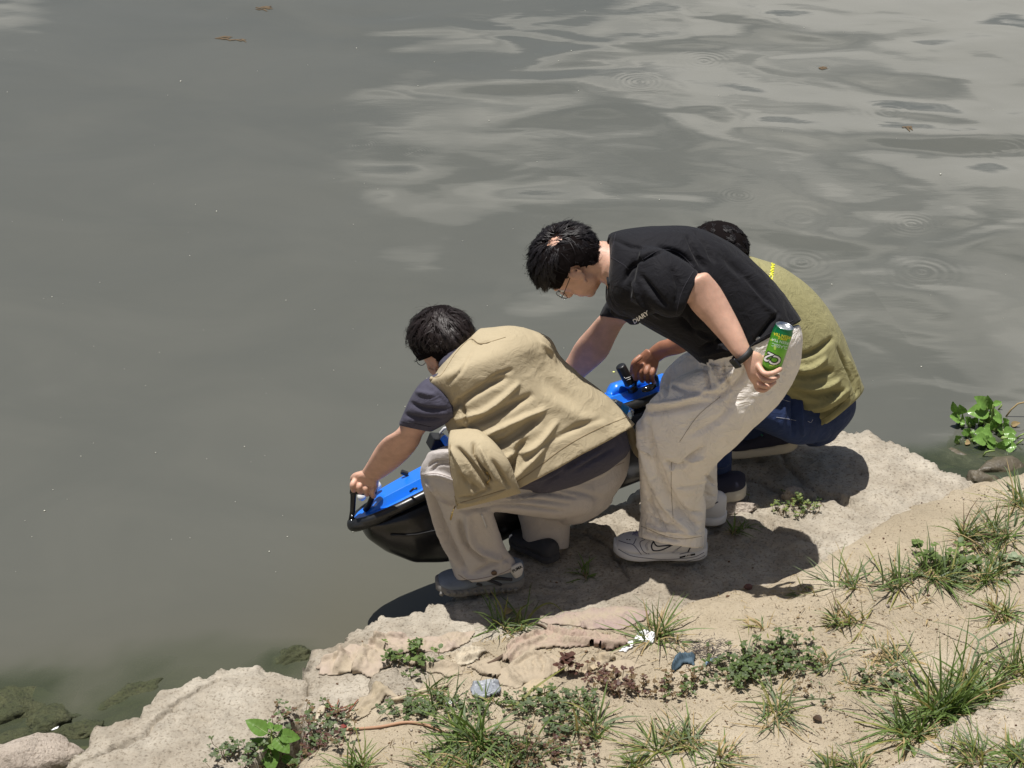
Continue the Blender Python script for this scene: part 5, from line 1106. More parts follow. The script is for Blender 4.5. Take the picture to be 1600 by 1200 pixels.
# ================================================================ BOTTLE IN THE VEST POCKET
bc = Py(963, 640, 5.56); bx = (Py(940, 622, 5.56) - Py(968, 640, 5.56)).normalized()
bot = empty('water_bottle', bc, 'clear water bottle with white cap and blue label in the khaki vest pocket', 'bottle')
t_ = MB(); t_.tube([bc - bx * .05, bc, bc + bx * .022, bc + bx * .040, bc + bx * .050], [.030, .030, .028, .016, .012], 24)
obj('bottle_body', t_.me(), mat('clear_pet', (.85, .9, .92), .05, trans=.85, spec=.6), bot)
t_ = MB(); t_.tube([bc - bx * .03, bc - bx * .0], .0306, 24, cap=False); obj('label', t_.me(), mat('sky_blue_label', (.03, .30, .62), .4), bot)
t_ = MB(); t_.tube([bc + bx * .049, bc + bx * .052, bc + bx * .066, bc + bx * .068], [.013, .0145, .0145, .012], 24); obj('cap', t_.me(), mat('white_cap', (.72, .72, .72), .4), bot)
# ================================================================ PLANTS, RAGS, LITTER
bpy.context.view_layer.update()
_tv, _tf = [], []
for o_ in list(COL.objects):
    if o_.name in ('ground', 'concrete_platform', 'broken_slab', 'concrete_ledge', 'concrete_block'):
        n0 = len(_tv); me_ = o_.data; Mw = o_.matrix_world
        _tv += [Mw @ v.co for v in me_.vertices]; _tf += [tuple(i + n0 for i in p.vertices) for p in me_.polygons]
TBV = BVHTree.FromPolygons(_tv, _tf)
def SZ(x, y):
    h = TBV.ray_cast(Vector((x, y, 3.0)), Vector((0, 0, -1))); return h[0].z if h[0] is not None else 0.2
def on(px, py):
    h = TBV.ray_cast(CAM, ray(px, py).normalized()); return h[0] if h[0] is not None else Pz(px, py, .28)

def leafmat(name, c, rough=.55, var=.25, trans=.25):
    m = mat(name, c, rough, var=(40, var), spec=.35); nt = m.node_tree; b = nt.nodes['Principled BSDF']; out = nt.nodes['Material Output']
    t = nt.nodes.new('ShaderNodeBsdfTranslucent'); t.inputs[0].default_value = (c[0] * 1.3, c[1] * 1.5, c[2] * .8, 1); mx_ = nt.nodes.new('ShaderNodeMixShader'); mx_.inputs[0].default_value = trans
    nt.links.new(b.outputs[0], mx_.inputs[1]); nt.links.new(t.outputs[0], mx_.inputs[2]); nt.links.new(mx_.outputs[0], out.inputs[0]); return m
M_g1 = leafmat('grass_green', (.115, .170, .045)); M_g2 = leafmat('grass_bluish', (.120, .155, .080)); M_g3 = leafmat('grass_yellow', (.20, .20, .055)); M_dry = leafmat('dry_grass', (.36, .27, .14), .8); M_dk_ = leafmat('dead_stem', (.10, .07, .04), .9, .3, 0)
M_lf = leafmat('leaf_green', (.075, .112, .032), .5); M_lf2 = leafmat('leaf_grey_green', (.095, .125, .062), .6); M_red = leafmat('leaf_maroon', (.085, .040, .030), .55); M_redg = leafmat('leaf_russet', (.13, .085, .04), .6)
M_big = leafmat('broad_leaf', (.115, .215, .040), .45, .15, .3); M_hy = leafmat('hyacinth_leaf', (.15, .27, .06), .25, .25, .2); M_hyp = leafmat('hyacinth_stalk', (.22, .30, .09), .4, .2, .15); M_hyd = leafmat('hyacinth_dry', (.33, .24, .12), .8)
GR = [M_g1, M_g2, M_g3, M_dry, M_dk_]
class Acc:
    def __init__(s): s.V = []; s.F = []; s.m = []
    def strip(s, pts, w, mi, nrm=None, fold=0.0):
        b = len(s.V); n = len(pts)
        for i, p in enumerate(pts):
            t = (pts[min(i + 1, n - 1)] - pts[max(i - 1, 0)]); sd = t.cross(nrm or Vector((0, 0, 1)))
            if sd.length < 1e-6: sd = Vector((1, 0, 0))
            sd = sd.normalized() * w[i]; s.V += [p - sd, p + sd]
        for i in range(n - 1): s.F.append((b + 2 * i, b + 2 * i + 1, b + 2 * i + 3, b + 2 * i + 2)); s.m.append(mi)
    def leaf(s, c, d, n, L_, w_, mi, cup=.15, tip=1.0):
        """small oval leaf: 6 faces"""
        d = d.normalized(); sd = d.cross(n).normalized(); up = sd.cross(d); b = len(s.V)
        prof = [(0, .08), (.22, .75), (.5, 1), (.78, .78), (1, .12 * tip)]
        for u, k in prof:
            z = cup * L_ * (u - u * u * 1.3)
            s.V += [c + d * (u * L_) - sd * (w_ * k) + up * (z + cup * w_ * k), c + d * (u * L_) + up * z, c + d * (u * L_) + sd * (w_ * k) + up * (z + cup * w_ * k)]
        for i in range(4):
            for q in (0, 1): s.F.append((b + 3 * i + q, b + 3 * i + q + 1, b + 3 * i + q + 4, b + 3 * i + q + 3)); s.m.append(mi)
    def obj(s, name, mats, label, cat, group=None, parent=None, kind=None):
        me = nmesh(np.array([list(v) for v in s.V]), s.F, name)
        for m in mats: me.materials.append(m)
        me.polygons.foreach_set('material_index', s.m[:len(me.polygons)])
        o = obj(name, me, None, parent); 
        if label: tag(o, label, cat, group)
        if kind: o['kind'] = kind
        return o
def grass(px, py, wpx, hpx, n, label, pal=(.55, .25, .1, .1, 0), flat=.35, seed=0, wid=.0022, lean=(0, 0), dry_base=True, name='grass_tuft'):
    """a clump wpx wide (pixels) with blades about hpx tall, rooted round (px,py)"""
    rg = random.Random(seed * 7 + int(px) + int(py)); c = on(px, py); sc_ = dep(px, py, c.y) / FPX; W_ = wpx * sc_; H_ = hpx * sc_ * 1.42; A = Acc()
    cum = np.cumsum(pal) / sum(pal); sub_ = [(rg.gauss(0, W_ * .17), rg.gauss(0, W_ * .15)) for _ in range(rg.randint(3, 6))]; lean = (lean[0] + rg.gauss(0, .22), lean[1] + rg.gauss(0, .18))
    for i in range(n):
        a = rg.uniform(0, 6.283); r = W_ * .12 * math.sqrt(rg.random()); q_ = rg.choice(sub_); x, y = c.x + q_[0] + r * math.cos(a), c.y + q_[1] + r * math.sin(a)
        z = SZ(x, y) - .004
        a2 = a + rg.gauss(0, .9) if rg.random() < .45 else rg.uniform(0, 6.283); el = rg.uniform(.15, 1.45) if rg.random() > flat else rg.uniform(.05, .5)
        L_ = H_ * rg.choice((.5, .7, .9, 1.05, 1.2)) * rg.uniform(.8, 1.15) * (1 if el > .5 else 1.15) ; d = Vector((math.cos(a2) * math.cos(el) + lean[0], math.sin(a2) * math.cos(el) + lean[1], math.sin(el))).normalized()
        p = Vector((x, y, z)); pts = [p.copy()]; k = 6; drp = rg.uniform(.06, .24)
        for j in range(k):
            p = p + d * (L_ / k); d = (d + Vector((rg.gauss(0, .05), rg.gauss(0, .05), -drp))).normalized()
            if p.z < z + .003: p.z = z + .003; d.z = max(d.z, 0.02)
            pts.append(p.copy())
        w = wid * rg.uniform(.6, 1.35); mi = int(np.searchsorted(cum, rg.random()))
        A.strip(pts, [w * .8, w, w, w * .92, w * .75, w * .45, w * .06], min(mi, 4), nrm=Vector((rg.gauss(0, .5), rg.gauss(0, .5), 1)).normalized())
    if dry_base:
        for i in range(n // 3):
            a = rg.uniform(0, 6.283); r = W_ * .25 * rg.random(); x, y = c.x + r * math.cos(a), c.y + r * math.sin(a); z = SZ(x, y) + .003
            a2 = rg.uniform(0, 6.283); L_ = H_ * rg.uniform(.2, .5); d = Vector((math.cos(a2), math.sin(a2), rg.uniform(0, .25))); p = Vector((x, y, z))
            A.strip([p, p + d * L_ * .5 + Vector((0, 0, .003)), p + d * L_], [wid * .6] * 2 + [wid * .1], 3 if rg.random() < .7 else 4)
    return A.obj(name, GR, label, 'plant' if name != 'grass_tuft' else 'grass')
def creeper(px, py, wpx, dpx, n, label, mats, size=.011, seed=0, hpx=14, name='creeping_plant', ang=0.0):
    """low plant with round leaves in rosettes on short stems"""
    rg = random.Random(seed * 13 + int(px * 3) + int(py)); c = on(px, py); sc_ = dep(px, py, c.y) / FPX; A = Acc()
    ca, sa = math.cos(ang), math.sin(ang)
    for i in range(int(n * .54)):
        u, v = rg.gauss(0, .33), rg.gauss(0, .33); u = max(-.6, min(.6, u)); v = max(-.6, min(.6, v)); dx_, dy_ = u * wpx * sc_, v * dpx * sc_ / .55
        x, y = c.x + dx_ * ca - dy_ * sa, c.y + dx_ * sa + dy_ * ca; z0 = SZ(x, y)
        h = hpx * sc_ * rg.uniform(.25, 1.1); top = Vector((x + rg.gauss(0, .01), y + rg.gauss(0, .01), z0 + h))
        A.strip([Vector((x + rg.gauss(0, .014), y + rg.gauss(0, .014), z0 - .002)), (top + Vector((x, y, z0))) / 2, top], [.0011] * 3, len(mats))
        k = rg.randint(3, 6); a0 = rg.uniform(0, 6.28); mi = rg.randrange(len(mats))
        for q in range(k):
            a = a0 + q * 6.28 / k + rg.gauss(0, .25); d = Vector((math.cos(a), math.sin(a), rg.uniform(-.15, .75))); L_ = size * rg.uniform(.42, 1.1)
            A.leaf(top + d * .001, d, Vector((0, 0, 1)), L_, L_ * rg.uniform(.34, .46), mi if rg.random() < .8 else rg.randrange(len(mats)), cup=rg.uniform(-.1, .25), tip=3)
    return A.obj(name, list(mats) + [M_redg], label, 'plant')
def rag(poly, label, m, creases=(), h=.010, seed=1, sc=16, lift=.006, res=.0045, aniso=(1, 1), name='rag', cat='rag', slope=0.0):
    P_ = [on(a, b) for a, b in poly]; poly2 = np.array([(p.x, p.y) for p in P_]); x0, y0 = poly2.min(0) - .02; x1, y1 = poly2.max(0) + .02
    xs = np.arange(x0, x1, res); ys = np.arange(y0, y1, res); X, Y = np.meshgrid(xs, ys); sd = poly_sd(X, Y, poly2) + .010 * fbm(X * 16, Y * 16, 0, 3, seed)
    base = np.array([[SZ(x, y) for x in xs] for y in ys])
    # the sheet spans the small hollows
    k = 3; pad = np.pad(base, k, mode='edge'); sm = sum(pad[i:i + base.shape[0], j:j + base.shape[1]] for i in range(2 * k + 1) for j in range(2 * k + 1)) / (2 * k + 1) ** 2; base = np.maximum(sm, base)
    wx, wy = .25 * fbm(X * 7, Y * 7, 0, 2, seed + 60), .25 * fbm(X * 7, Y * 7, 9, 2, seed + 61)
    fine = 1 - np.minimum(np.abs(fbm((X + wx * .2) * sc * 2.9, (Y + wy * .2) * sc * 1.6, 0, 3, seed + 62)) * 2.6, 1)
    n1 = fbm(X * sc * aniso[0] + .8 * fbm(X * 6, Y * 6, 0, 2, seed + 3), Y * sc * aniso[1], 0, 3, seed); rid = (1 - np.minimum(np.abs(n1) * 2.2, 1))
    Z = base + lift + (h * rid + .009 * fine ** 1.5) * np.clip(sd / .02, 0, 1) + h * .8 * (fbm(X * sc * .5, Y * sc * .5, 0, 2, seed + 7) + .5)
    Z -= lift * .7 * np.exp(-(np.maximum(sd, 0) / .012) ** 2)
    Z += .005 * np.exp(-(np.maximum(sd, 0) / .008) ** 2) * (fbm(X * 20, Y * 20, 0, 2, seed + 5) + .4)
    for pts, w, dp in creases:
        Q = [on(a, b) for a, b in pts]; e = np.full(X.shape, 1e9); side = np.zeros(X.shape)
        for q0, q1 in zip(Q[:-1], Q[1:]):
            d = q1 - q0; t = np.clip(((X - q0.x) * d.x + (Y - q0.y) * d.y) / (d.x ** 2 + d.y ** 2 + 1e-9), 0, 1)
            ex, ey = X - q0.x - t * d.x, Y - q0.y - t * d.y; e2_ = ex ** 2 + ey ** 2; mm = e2_ < e; e[mm] = e2_[mm]; side[mm] = (ex * -d.y + ey * d.x)[mm]
        # the fold stands up on one side and drops sharply on the other
        r_ = np.sqrt(e); Z += dp * np.where(side > 0, np.exp(-(r_ / (w * 2.2)) ** 2), np.exp(-(r_ / (w * .35)) ** 2))
    Z = np.where(sd < 0, np.minimum(Z, base + .001 + .5 * lift), Z)
    o = obj(name, gridmesh(xs, ys, Z, keep=sd > -.0035, name=name), m); tag(o, label, cat)
    sl_ = o.modifiers.new('t', 'SOLIDIFY'); sl_.thickness = .0022; sl_.offset = -1
    return o
def ragmat(name, c, stripes=None):
    def ex(nt, b, tcn):
        L = nt.links.new; n = nt.nodes.new('ShaderNodeTexNoise'); n.inputs['Scale'].default_value = 9; n.inputs['Detail'].default_value = 8; n.inputs['Roughness'].default_value = .7; L(tcn.outputs['Object'], n.inputs['Vector'])
        r = nt.nodes.new('ShaderNodeValToRGB'); e = r.color_ramp.elements; e[0].position = .38; e[0].color = (*srgb(158, 146, 127), 1); e[1].position = .62; e[1].color = (*c, 1); L(n.outputs['Fac'], r.inputs[0]); L(r.outputs[0], b.inputs['Base Color'])
        n2 = nt.nodes.new('ShaderNodeTexNoise'); n2.inputs['Scale'].default_value = 60; n2.inputs['Detail'].default_value = 8; L(tcn.outputs['Object'], n2.inputs['Vector'])
        bp = nt.nodes.new('ShaderNodeBump'); bp.inputs['Strength'].default_value = .8; bp.inputs['Distance'].default_value = .005; L(n2.outputs['Fac'], bp.inputs['Height']); L(bp.outputs[0], b.inputs['Normal'])
    return mat(name, c, .95, extra=ex, spec=.15)
R_pink = ragmat('rag_rose_beige', srgb(164, 149, 136)); R_bg = ragmat('rag_beige', srgb(158, 145, 126)); R_mv = ragmat('rag_mauve', srgb(150, 132, 127)); R_rose = ragmat('rag_dull_pink', srgb(154, 132, 122)); R_yel = ragmat('rag_straw', srgb(174, 157, 128)); R_pale = ragmat('rag_pale', srgb(188, 179, 160)); R_sack = ragmat('rag_sackcloth', srgb(150, 138, 116))
rag([(499, 1041), (503, 1033), (531, 1017), (548, 1008), (574, 1009), (609, 995), (630, 1000), (672, 996), (720, 991), (741, 987), (732, 1001), (713, 1017), (690, 1023), (662, 1022), (620, 1026), (609, 1035), (588, 1054), (567, 1054), (522, 1055), (501, 1054)],
    'large rose beige rag with sharp folds on the platform edge, leftmost of the rags', R_pink, [([(551, 1006), (578, 1010), (602, 1001), (627, 1000)], .012, .028), ([(583, 1005), (595, 1015), (618, 1027)], .010, .022), ([(567, 1020), (552, 1048)], .011, .024), ([(532, 1028), (522, 1054)], .010, .022), ([(503, 1035), (529, 1031)], .009, .016), ([(690, 1005), (705, 1015)], .008, .01)], seed=2, h=.006)
rag([(644, 1038), (662, 1031), (699, 1033), (720, 1041), (720, 1054), (699, 1061), (664, 1050)], 'small flat beige rag lying right of the leafy sprigs', R_bg, [([(648, 1042), (670, 1046), (700, 1047)], .009, .016)], seed=5, h=.005)
rag([(693, 1024), (713, 1019), (748, 1010), (765, 1019), (748, 1033), (721, 1041), (700, 1031)], 'pale crumpled rag between the rose beige rag and the dull pink one', R_pale, [([(705, 1027), (735, 1022), (755, 1018)], .006, .012), ([(725, 1036), (745, 1028), (760, 1022)], .006, .014)], seed=7, h=.009, sc=26)
rag([(740, 1042), (764, 1031), (783, 1035), (789, 1050), (776, 1059), (751, 1054)], 'rounded dusty rag fragment left of the coiled cloth', R_bg, [([(742, 1045), (755, 1056), (778, 1060)], .007, .010)], seed=9, h=.004)
rag([(783, 1035), (800, 1002), (822, 991), (871, 984), (927, 988), (976, 998), (986, 1012), (955, 1016), (909, 1011), (871, 1012), (834, 1019), (815, 1031), (796, 1042)], 'long dull pink rag with parallel folds stretching towards the white paper', R_rose,
    [([(786, 1030), (808, 1008), (838, 998)], .008, .018), ([(795, 1038), (815, 1018), (850, 1003)], .008, .016), ([(850, 985), (885, 1000), (930, 1001)], .007, .022), ([(880, 1008), (930, 1012), (975, 1012)], .007, .020), ([(930, 996), (965, 1002)], .006, .012)], seed=11, h=.006, sc=20)
rag([(781, 1050), (805, 1033), (834, 1022), (862, 1024), (879, 1035), (882, 1052), (860, 1059), (834, 1067), (806, 1080), (779, 1071)], 'dusty coiled cloth with ring shaped folds in the middle of the rags', R_bg,
    [([(806, 1042), (822, 1032), (845, 1029), (856, 1040), (852, 1052)], .009, .018), ([(795, 1050), (800, 1062), (812, 1070)], .010, .015), ([(822, 1040), (826, 1052)], .006, .009), ([(836, 1036), (842, 1052)], .006, .009), ([(864, 1030), (876, 1042), (874, 1054)], .008, .012)], seed=13, h=.003)
rag([(811, 1079), (822, 1067), (856, 1059), (879, 1059), (860, 1070), (834, 1078)], 'straw coloured strip of rag under the coiled cloth', R_yel, seed=15, h=.005)
rag([(835, 968), (871, 962), (909, 957), (965, 945), (984, 947), (1012, 958), (1008, 971), (965, 984), (924, 984), (899, 978), (860, 976)], 'flat mauve rag half in the shadow of the khaki man', R_mv, [([(905, 975), (915, 982)], .004, .012), ([(915, 972), (928, 980)], .004, .012)], seed=17, h=.004)
rag([(909, 1054), (920, 1041), (939, 1029), (961, 1031), (945, 1038), (925, 1050), (914, 1058)], 'narrow curled tan rag poking from the sand right of the maroon sprig', R_yel, [([(912, 1050), (930, 1034), (955, 1031)], .007, .020)], seed=19, h=.004)
rag([(940, 1040), (985, 1030), (1010, 1040), (985, 1048), (955, 1050)], 'sand covered piece of cloth right of the narrow curled rag', R_bg, seed=20, h=.003, lift=.003)
rag([(545, 1122), (560, 1098), (588, 1066), (608, 1075), (622, 1090), (602, 1099), (578, 1110), (560, 1126)], 'grey fibrous sackcloth strip sloping down beside the small concrete block', R_sack, [([(600, 1080), (570, 1105)], .006, .012), ([(588, 1075), (556, 1112)], .006, .010)], seed=22, h=.006, sc=30)
rag([(486, 1135), (490, 1118), (505, 1100), (512, 1098), (508, 1115), (496, 1138)], 'pale torn strip of sacking hanging against the dark end of the broken slab', R_pale, seed=24, h=.006, sc=30)

# litter
M_plg = mat('grey_plastic', (.22, .235, .26), .45, var=(60, .25)); M_pap = mat('white_paper', (.74, .74, .74), .7); M_blu = mat('blue_rag', (.050, .085, .115), .8, var=(30, .35)); M_net = mat('dark_netting', (.035, .028, .030), .9)
rag([(733, 1076), (738, 1071), (778, 1070), (783, 1088), (762, 1095), (744, 1096)], 'broken piece of grey plastic with a raised edge below the coiled cloth', M_plg, [([(735, 1074), (758, 1073), (780, 1072)], .006, .020), ([(745, 1094), (765, 1092), (782, 1086)], .005, .010)], seed=26, h=.002, lift=.010, res=.004, name='plastic_scrap', cat='litter')
rag([(994, 997), (1000, 991), (1012, 990), (1019, 997), (1018, 1004), (1004, 1003)], 'bright white crumpled paper in the grass right of the pink rag', M_pap, [([(996, 996), (1008, 994), (1017, 998)], .007, .016)], seed=28, h=.010, sc=40, res=.003, name='paper_scrap', cat='litter')
rag([(968, 1018), (975, 1009), (988, 1004), (990, 1014), (978, 1020)], 'smaller white paper shred left of the crumpled paper', M_pap, seed=29, h=.006, sc=40, res=.003, name='paper_scrap', cat='litter')
rag([(1045, 1050), (1048, 1036), (1056, 1030), (1070, 1028), (1088, 1031), (1084, 1038), (1068, 1040), (1060, 1048), (1052, 1054)], 'crumpled steel blue rag lying on the sand', M_blu, [([(1050, 1048), (1060, 1038), (1080, 1033)], .006, .018)], seed=31, h=.014, sc=34, res=.004)
rag([(1098, 1040), (1110, 1030), (1120, 1030), (1116, 1038), (1104, 1043)], 'small pale blue scrap at the left tip of the dark creeping plant', mat('pale_blue', (.25, .36, .50), .7), seed=33, h=.006, sc=34, res=.004)
A = Acc(); rg = random.Random(5); c0 = on(1104, 1020)
for i in range(170):
    p = c0 + Vector((rg.gauss(0, .045), rg.gauss(0, .030), rg.uniform(0, .022))); a = rg.gauss(.2, .7); d = Vector((math.cos(a), math.sin(a), rg.gauss(0, .25))) * rg.uniform(.012, .03); A.strip([p, p + d * .5 + Vector((0, 0, .004)), p + d], [.0009] * 3, 0)
A.obj('netting', [M_net], 'tangle of dark netting fibres behind the steel blue rag', 'litter')
def stick(pts, r, label, m, name='stick', cat='stick', up=.006, parent=None):
    Q = [on(a, b) + Vector((0, 0, up)) for a, b in crom([list(p) for p in pts], 4)]; n = len(Q)
    t_ = MB(); t_.tube(Q, [r * (.6 + .4 * math.sin(math.pi * (.15 + .7 * i / n))) for i in range(n)], 7); o_ = obj(name, t_.me(), m, parent)
    if label: tag(o_, label, cat)
    return o_
M_wood = mat('bleached_wood', srgb(170, 155, 132), .9, bump=(80, .6, .003), var=(30, .2)); M_root = mat('dark_root', (.09, .06, .04), .9, var=(30, .3)); M_rroot = mat('rusty_root', (.20, .075, .04), .85)
stick([(612, 1096), (640, 1090), (668, 1080), (700, 1072)], .0075, 'bleached stick ending at the green grass below the beige rag', M_wood)
stick([(524, 1143), (560, 1141), (595, 1138), (635, 1131), (669, 1136), (703, 1151)], .0045, 'long thin curved root lying across the bare sand above the bottom edge', mat('pale_root', srgb(165, 130, 105), .9), name='root', cat='root')
stick([(762, 1040), (775, 1034), (798, 1019)], .0060, 'short dark stick lying across the pink rag', M_root)
stick([(830, 975), (848, 980), (862, 992), (884, 1004), (915, 1003)], .0035, 'thin dark stick bending over the pink rag', M_root)
rr_ = empty('root', on(535, 1112), 'tangle of rusty red roots between the broken slab and the bleached stick', 'root')
for k, pts in enumerate([[(512, 1098), (520, 1112), (532, 1120)], [(508, 1110), (522, 1116), (545, 1112), (560, 1098)], [(518, 1108), (532, 1112), (548, 1106)], [(524, 1118), (540, 1120), (556, 1104)], [(530, 1098), (527, 1108), (530, 1120)]]):
    stick(pts, .0022, None, M_rroot, name='rootlet', parent=rr_, up=.012)
def flatleaf(px, py, s_, label, m, ang, cat='leaf'):
    A = Acc(); A.leaf(on(px, py) + Vector((0, 0, .004)), Vector((math.cos(ang), math.sin(ang), .15)), Vector((0, 0, 1)), s_, s_ * .42, 0, cup=.35, tip=1); return A.obj('fallen_leaf', [m], label, cat)
flatleaf(532, 1140, .022, 'single small red leaf on the sand above the long root', leafmat('red_leaf', (.25, .05, .04)), .6)
flatleaf(1270, 1122, .030, 'curled dark brown dead leaf on the sand above the bottom edge', leafmat('dead_leaf', (.06, .035, .02)), -.7)
flatleaf(790, 962, .035, 'dry pale folded leaf in the grass at the shadow edge', M_dry, 1.0)
c = Pz(83, 1137, .004); t_ = MB(); t_.ell(c, .020, .013, .003, Matrix.Rotation(.4, 3, 'Z'), 7, 5); tag(obj('litter_scrap', t_.me(), M_pap, None, False), 'bright white scrap floating over the green stones, bottom left', 'litter')

# grass, one object per clump
G_ = [(795, 988, 85, 46, 70, 'grass clump with long blades arching into the shadow below the grey shoe', (.7, .1, .1, .1, 0), .2),
 (1030, 990, 75, 50, 75, 'spiky grass clump behind the crumpled white paper', (.5, .25, .1, .15, 0), .2), (1056, 1003, 38, 22, 26, 'small grass sprig right of the white paper clump', (.4, .4, .1, .1, 0), .5),
 (1405, 915, 60, 55, 60, 'grass clump at the left end of the large green patch', (.5, .25, .1, .1, .05), .4), (1455, 900, 95, 46, 170, 'dense grass in the middle of the large green patch', (.4, .35, .15, .1, 0), .5), (1530, 905, 90, 38, 130, 'dense low grass at the right end of the large green patch', (.5, .3, .1, .1, 0), .5),
 (1500, 845, 70, 50, 60, 'grass with long dark blades above the large green patch', (.5, .2, .1, .15, .05), .3), (1560, 838, 80, 48, 110, 'thick grass left of the right border above the large green patch', (.4, .4, .1, .1, 0), .4), (1592, 790, 60, 50, 70, 'grass on the sand at the right border below the inlet', (.4, .35, .15, .1, 0), .4),
 (1335, 915, 55, 55, 36, 'thin upright grass left of the large green patch', (.5, .2, .1, .2, 0), .35), (1255, 925, 55, 22, 26, 'flattened dry grass on the sand right of the red lump', (.25, .1, .1, .5, .05), .8), (1325, 972, 75, 36, 95, 'round grass tussock with a dark hollow in the sand', (.35, .2, .25, .15, .05), .5),
 (1290, 1035, 60, 30, 34, 'sparse grey green grass left of the dry mixed patch', (.2, .5, .1, .2, 0), .6), (1570, 965, 70, 36, 80, 'yellowish grass clump at the right border below the large patch', (.3, .2, .3, .2, 0), .4), (1195, 985, 62, 26, 16, 'few dry blades on the sand above the netting', (.15, .15, .2, .4, .1), .7),
 (1210, 1112, 110, 40, 85, 'wide spread thin grass below the dark creeping plant', (.3, .4, .15, .15, 0), .55), (1375, 1035, 110, 34, 110, 'dry mixed grass patch left of the tall grass', (.1, .45, .05, .35, .05), .7), (1340, 1070, 90, 26, 60, 'low dry grass below the mixed patch', (.15, .4, .05, .35, .05), .7),
 (1425, 1150, 90, 62, 120, 'left half of the tall bright grass against the ledge', (.7, .15, .1, .05, 0), .3), (1480, 1115, 100, 90, 190, 'tallest bright green grass in front of the concrete ledge', (.75, .1, .1, .05, 0), .1), (1545, 1075, 80, 62, 110, 'grass along the upper rim of the concrete ledge', (.6, .1, .2, .1, 0), .3), (1590, 1050, 50, 70, 60, 'grass at the right border above the ledge', (.5, .1, .25, .1, .05), .3),
 (1520, 1185, 90, 50, 100, 'grass growing on top of the ledge in the bottom right corner', (.45, .3, .15, .1, 0), .35), (1590, 1190, 70, 42, 110, 'grass in the extreme bottom right corner', (.4, .4, .1, .1, 0), .4), (1310, 1195, 110, 30, 150, 'dense low grass at the bottom edge left of the ledge', (.4, .35, .15, .1, 0), .5),
 (1075, 1165, 130, 44, 170, 'wide grass clump at the bottom between two bare sand strips', (.45, .3, .15, .1, 0), .5), (1140, 1185, 90, 34, 50, 'thin grass right of the wide bottom clump', (.3, .3, .2, .2, 0), .6), (930, 1140, 60, 46, 70, 'single upright grass clump below the maroon creeper', (.6, .2, .1, .1, 0), .25),
 (985, 1200, 70, 34, 50, 'grass at the bottom edge right of the single upright clump', (.6, .2, .1, .1, 0), .3), (745, 1160, 110, 60, 120, 'big dark green grass clump with broad blades left of centre bottom', (.65, .3, .05, 0, 0), .3), (700, 1200, 120, 46, 90, 'grass at the bottom edge left of the big dark clump', (.65, .2, .1, .05, 0), .35), (810, 1200, 110, 46, 90, 'grass at the bottom edge below the big dark clump', (.6, .25, .1, .05, 0), .35),
 (682, 1085, 60, 34, 60, 'bright grass around the end of the bleached stick', (.7, .2, .1, 0, 0), .3), (560, 1205, 110, 48, 80, 'grass at the bottom edge right of the big leafed plant', (.65, .2, .1, .05, 0), .3), (765, 1095, 40, 26, 22, 'small grass sprig growing through the grey plastic', (.6, .3, .1, 0, 0), .3),
 (912, 900, 45, 22, 36, 'dark grass growing in the shadow between the shoes', (.8, .2, 0, 0, 0), .5), (1148, 833, 40, 26, 40, 'dark weeds right of the white heel', (.8, .1, .1, 0, 0), .4), (1175, 980, 30, 16, 10, 'tiny dry sprig on bare sand above the netting', (.1, .2, .2, .5, 0), .6),
 (1175, 1045, 30, 40, 12, 'lone tall blades rising through the dark creeping plant', (.5, .4, .1, 0, 0), .1), (1440, 945, 90, 26, 18, 'long straw blades lying on the sand below the large green patch', (.1, .1, .3, .4, .1), .9)]
for k, (px, py, w_, h_, n, lb, pal, fl) in enumerate(G_): grass(px, py, w_, h_, n, lb, pal, fl, seed=k, wid=.0030 if k in (18, 19, 20, 29) else .0023)
def blades(label, lst, m, w=.003, cat='grass', name='grass_clump'):
    r_ = empty(name, on(*lst[0][0][:2]), label, cat)
    for pts in lst:
        A = Acc(); Q = [on(a, b) + Vector((0, 0, h)) for a, b, h in pts]; Q = [Vector(q) for q in crom([list(q) for q in Q], 4)]; n = len(Q)
        A.strip(Q, [w * (1 - (i / (n - 1)) ** 3 * .92) for i in range(n)], 0, nrm=Vector((0, -.5, .8))); A.obj('blade', [m], None, None, parent=r_)
blades('two long green blades leaning over the sand below the straw coloured rag', [[(800, 1110, 0), (830, 1092, .03), (860, 1078, .05), (885, 1062, .05)], [(790, 1105, 0), (835, 1098, .02), (875, 1085, .03)]], M_g3, .0040)
blades('thick grass runner arching over the sand at the right above the ledge', [[(1510, 1075, 0), (1518, 1045, .04), (1525, 1020, .05), (1490, 1000, .05), (1450, 982, .03)], [(1525, 1022, .05), (1560, 1005, .06), (1600, 985, .07)], [(1518, 1042, .04), (1560, 1030, .04), (1600, 1015, .04)], [(1530, 1030, .05), (1555, 1050, .03), (1580, 1072, .01)]], M_g2, .0032)
blades('pair of long pale green blades curving over the edge of the shadow', [[(800, 990, 0), (812, 962, .02), (828, 950, .02)], [(815, 985, 0), (835, 962, .02), (860, 950, .02), (882, 957, .0)]], M_g3, .0035)
